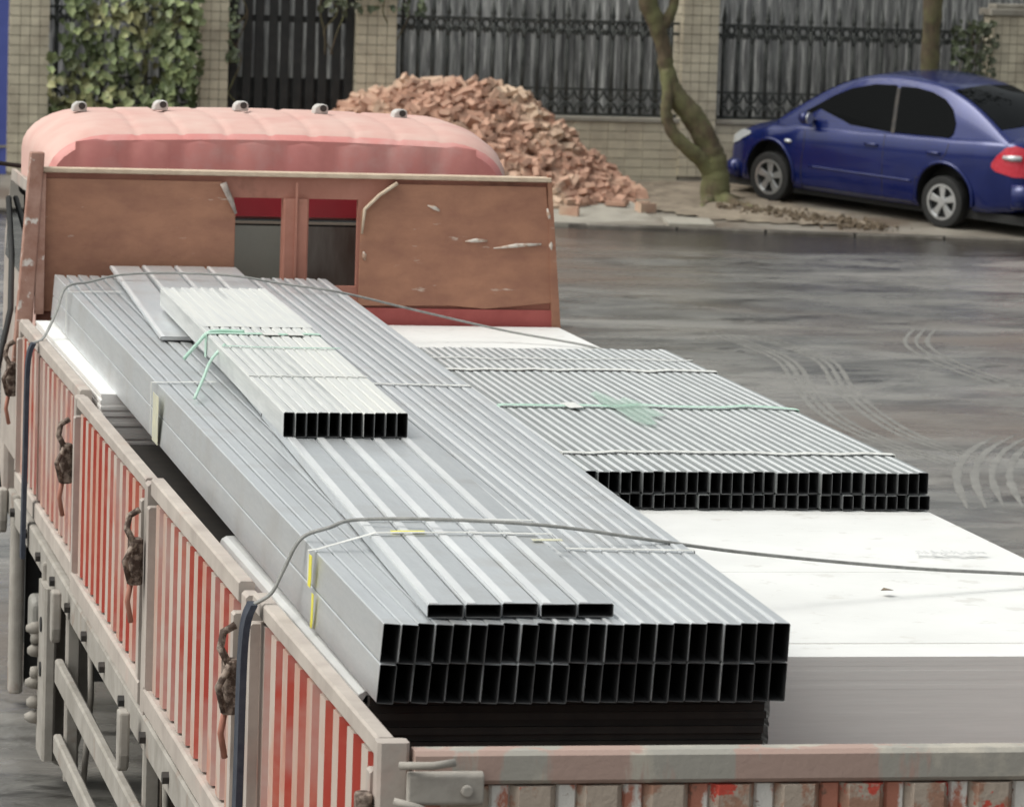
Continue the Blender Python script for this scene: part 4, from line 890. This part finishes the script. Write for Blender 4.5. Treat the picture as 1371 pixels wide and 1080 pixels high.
    for s in (1, -1):
        strip([(2.05+.02*math.sin(k), .25+k*.1) for k in range(7)], .0045, 'door_seam', gap_m, s)
        strip([(.86, .25+k*.11) for k in range(7)], .0045, 'door_seam', gap_m, s)
        strip([(-.05, .90), (-.03, .80), (.06, .70), (.26, .60), (.38, .50), (.40, .30)], .0045, 'door_seam', gap_m, s)
        strip([(2.03-.09*k, .252) for k in range(19)], .0045, 'sill_seam', gap_m, s)
        strip([(1.95-.08*k, .475) for k in range(20)], .010, 'side_moulding', blue, s, off=.002)
        for hx in (1.04, .14): 
            y = side_y(hx, .80); cp(MB().tube([(hx-.10, s*(y+.006), .79), (hx-.07, s*(y+.026), .795), (hx+.06, s*(y+.026), .795), (hx+.09, s*(y+.006), .79)], .013, 8), 'door_handle', blue, body, smooth=True)
        y = side_y(2.27, .70); cp(MB().tube([(2.215, s*(y+.0), .71), (2.24, s*(y+.010), .71), (2.30, s*(y+.010), .712), (2.325, s*y, .712)], [.008, .02, .02, .008], 8), 'side_repeater', lampw, body, smooth=True)
        # mirror
        y = halfw(2.0, .95); mr = cp(MB().tube([(1.93, s*(y-.02), .94), (1.96, s*(y+.07), .965), (1.97, s*(y+.12), .985), (1.97, s*(y+.19), .985), (1.97, s*(y+.22), .975)], [.03, .035, .072, .068, .03], 10, flat=.9), 'wing_mirror', blue, body, smooth=True)
        cp(MB().disc((1.90, s*(y+.15), .985), (1, 0, 0), 0, .062, .012, 14), 'mirror_glass', chrome, mr)
        # headlight, tail light
        m = MB(); vs = []
        for i, (x, za, zb2) in enumerate(((2.88, .715, .745), (3.0, .66, .755), (3.12, .61, .725), (3.22, .58, .66), (3.28, .56, .60))):
            for z in (za, (za+zb2)/2, zb2):
                w, zbb, zs, zt = interp(tab, x); vs.append((x+.006, s*(min(side_y(x, z), w*.985)+.006), z+.01))
        m.add(vs, [(i*3+j, i*3+j+1, i*3+j+4, i*3+j+3) for i in range(4) for j in (0, 1)]); cp(m, 'headlight', lampw, body, smooth=True)
        m = MB(); vs = []; rows = [(-.58, .72, .76), (-.63, .68, .84), (-.72, .66, .93), (-.82, .64, .955), (-.89, .64, .93), (-.95, .64, .90)]
        for x, za, zb2 in rows:
            for j in range(4):
                z = za+(zb2-za)*j/3; vs.append((x, s*(side_y(x, z)+.010), z))
        vs += [(-.985, s*.42, .66+.07*j) for j in range(4)]
        m.add(vs, [(i*4+j, i*4+j+1, i*4+j+5, i*4+j+4) for i in range(len(rows)) for j in range(3)])
        tl = cp(m, 'tail_light', lampr, body, smooth=True)
        P = [(x, s*(side_y(x, .83)+.014), .83) for x in (-.70, -.80, -.88)]; cp(MB().tube(P, [.02, .032, .03], 8), 'indicator_lens', lampw, tl, smooth=True)
    # bumpers, plates
    P = [(-.995, yy, .46) for yy in (-.5, -.3, 0, .3, .5)]; cp(MB().tube([(-.82, -.78, .44), (-.94, -.70, .44), (-1.02, -.5, .44), (-1.04, 0, .44), (-1.02, .5, .44), (-.94, .70, .44), (-.82, .78, .44)], .105, 10, flat=1.3), 'rear_bumper', blue, body, smooth=True)
    cp(MB().tube([(3.08, -.74, .33), (3.24, -.66, .33), (3.36, -.45, .33), (3.42, 0, .33), (3.36, .45, .33), (3.24, .66, .33), (3.08, .74, .33)], .10, 10), 'front_bumper', blue, body, smooth=True)
    cp(MB().box(3.34, 3.40, -.35, .35, .44, .54), 'grille', black, body)
    cp(MB().box(-1.03, -1.015, -.22, .22, .60, .72), 'rear_plate_panel', blackm, body)
    cp(MB().box(-.95, 3.3, -.70, .70, .14, .24), 'underbody', black, body)
    cp(MB().box(-.3, 2.9, -.58, .58, .24, .60), 'inner_arches', black, body)
    for wx in (0, WB):
        for s in (1, -1):
            K = 30; fl = [(wx+.372*math.cos(a), s*(max(side_y(wx+.372*math.cos(a), WR+.03+.372*math.sin(a)), .82)+.004), WR+.03+.372*math.sin(a)) for a in [R(-8)+R(196)*k/K for k in range(K+1)]]
            cp(MB().tube(fl, .018, 6), 'arch_lip', blue, body, smooth=True)
            yc = s*.745; w = MB(); PR = [(.20, -.085), (.27, -.092), (.295, -.085), (WR, -.06), (WR, .06), (.295, .085), (.27, .092), (.20, .085)]
            K = 36; vs = []
            for k in range(K):
                a = 2*math.pi*k/K; vs += [(wx+r*math.cos(a), yc+t, WR+r*math.sin(a)) for r, t in PR]
            q = len(PR); w.add(vs, [(k*q+j, k*q+j+1, ((k+1) % K)*q+j+1, ((k+1) % K)*q+j) for k in range(K) for j in range(q-1)])
            wh = cp(w, 'wheel', black, smooth=True, angle=50)
            yo = yc+s*.075
            rim = MB().disc((wx, yo-s*.01, WR), (0, 1, 0), .185, .212, .05, 32).disc((wx, yc, WR), (0, 1, 0), 0, .19, .06, 24, 1).disc((wx, yo-s*.005, WR), (0, 1, 0), 0, .055, .035, 16)
            cp(rim, 'rim', [chrome, black], wh)
            for k in range(5):
                a = 2*math.pi*k/5+.3+wx; ca, sa = math.cos(a), math.sin(a); sp = MB()
                sp.prism([(.045, -.030), (.11, -.036), (.19, -.050), (.19, .050), (.11, .036), (.045, .030)], lambda u, t: (wx+u[0]*ca-u[1]*sa, yo+t, WR+u[0]*sa+u[1]*ca), -s*.03, s*.002)
                cp(sp, 'spoke', chrome, wh, bevel=.006)
    bpy.context.view_layer.update()
    for o in root.children_recursive:
        if o.type != 'MESH': continue
        p = o
        while p.parent is not root: p = p.parent
        isw = p.name.startswith('wheel')
        xm = sum(v.co.x for v in o.data.vertices)/max(1, len(o.data.vertices))
        for v in o.data.vertices:
            if isw:
                if xm > 1: v.co.x += .04*WB
            else:
                v.co.x *= 1.04 if v.co.x > 0 else 1.18
                if v.co.z > .25: v.co.z = .25+(v.co.z-.25)*1.145
        o.data.update()
car()
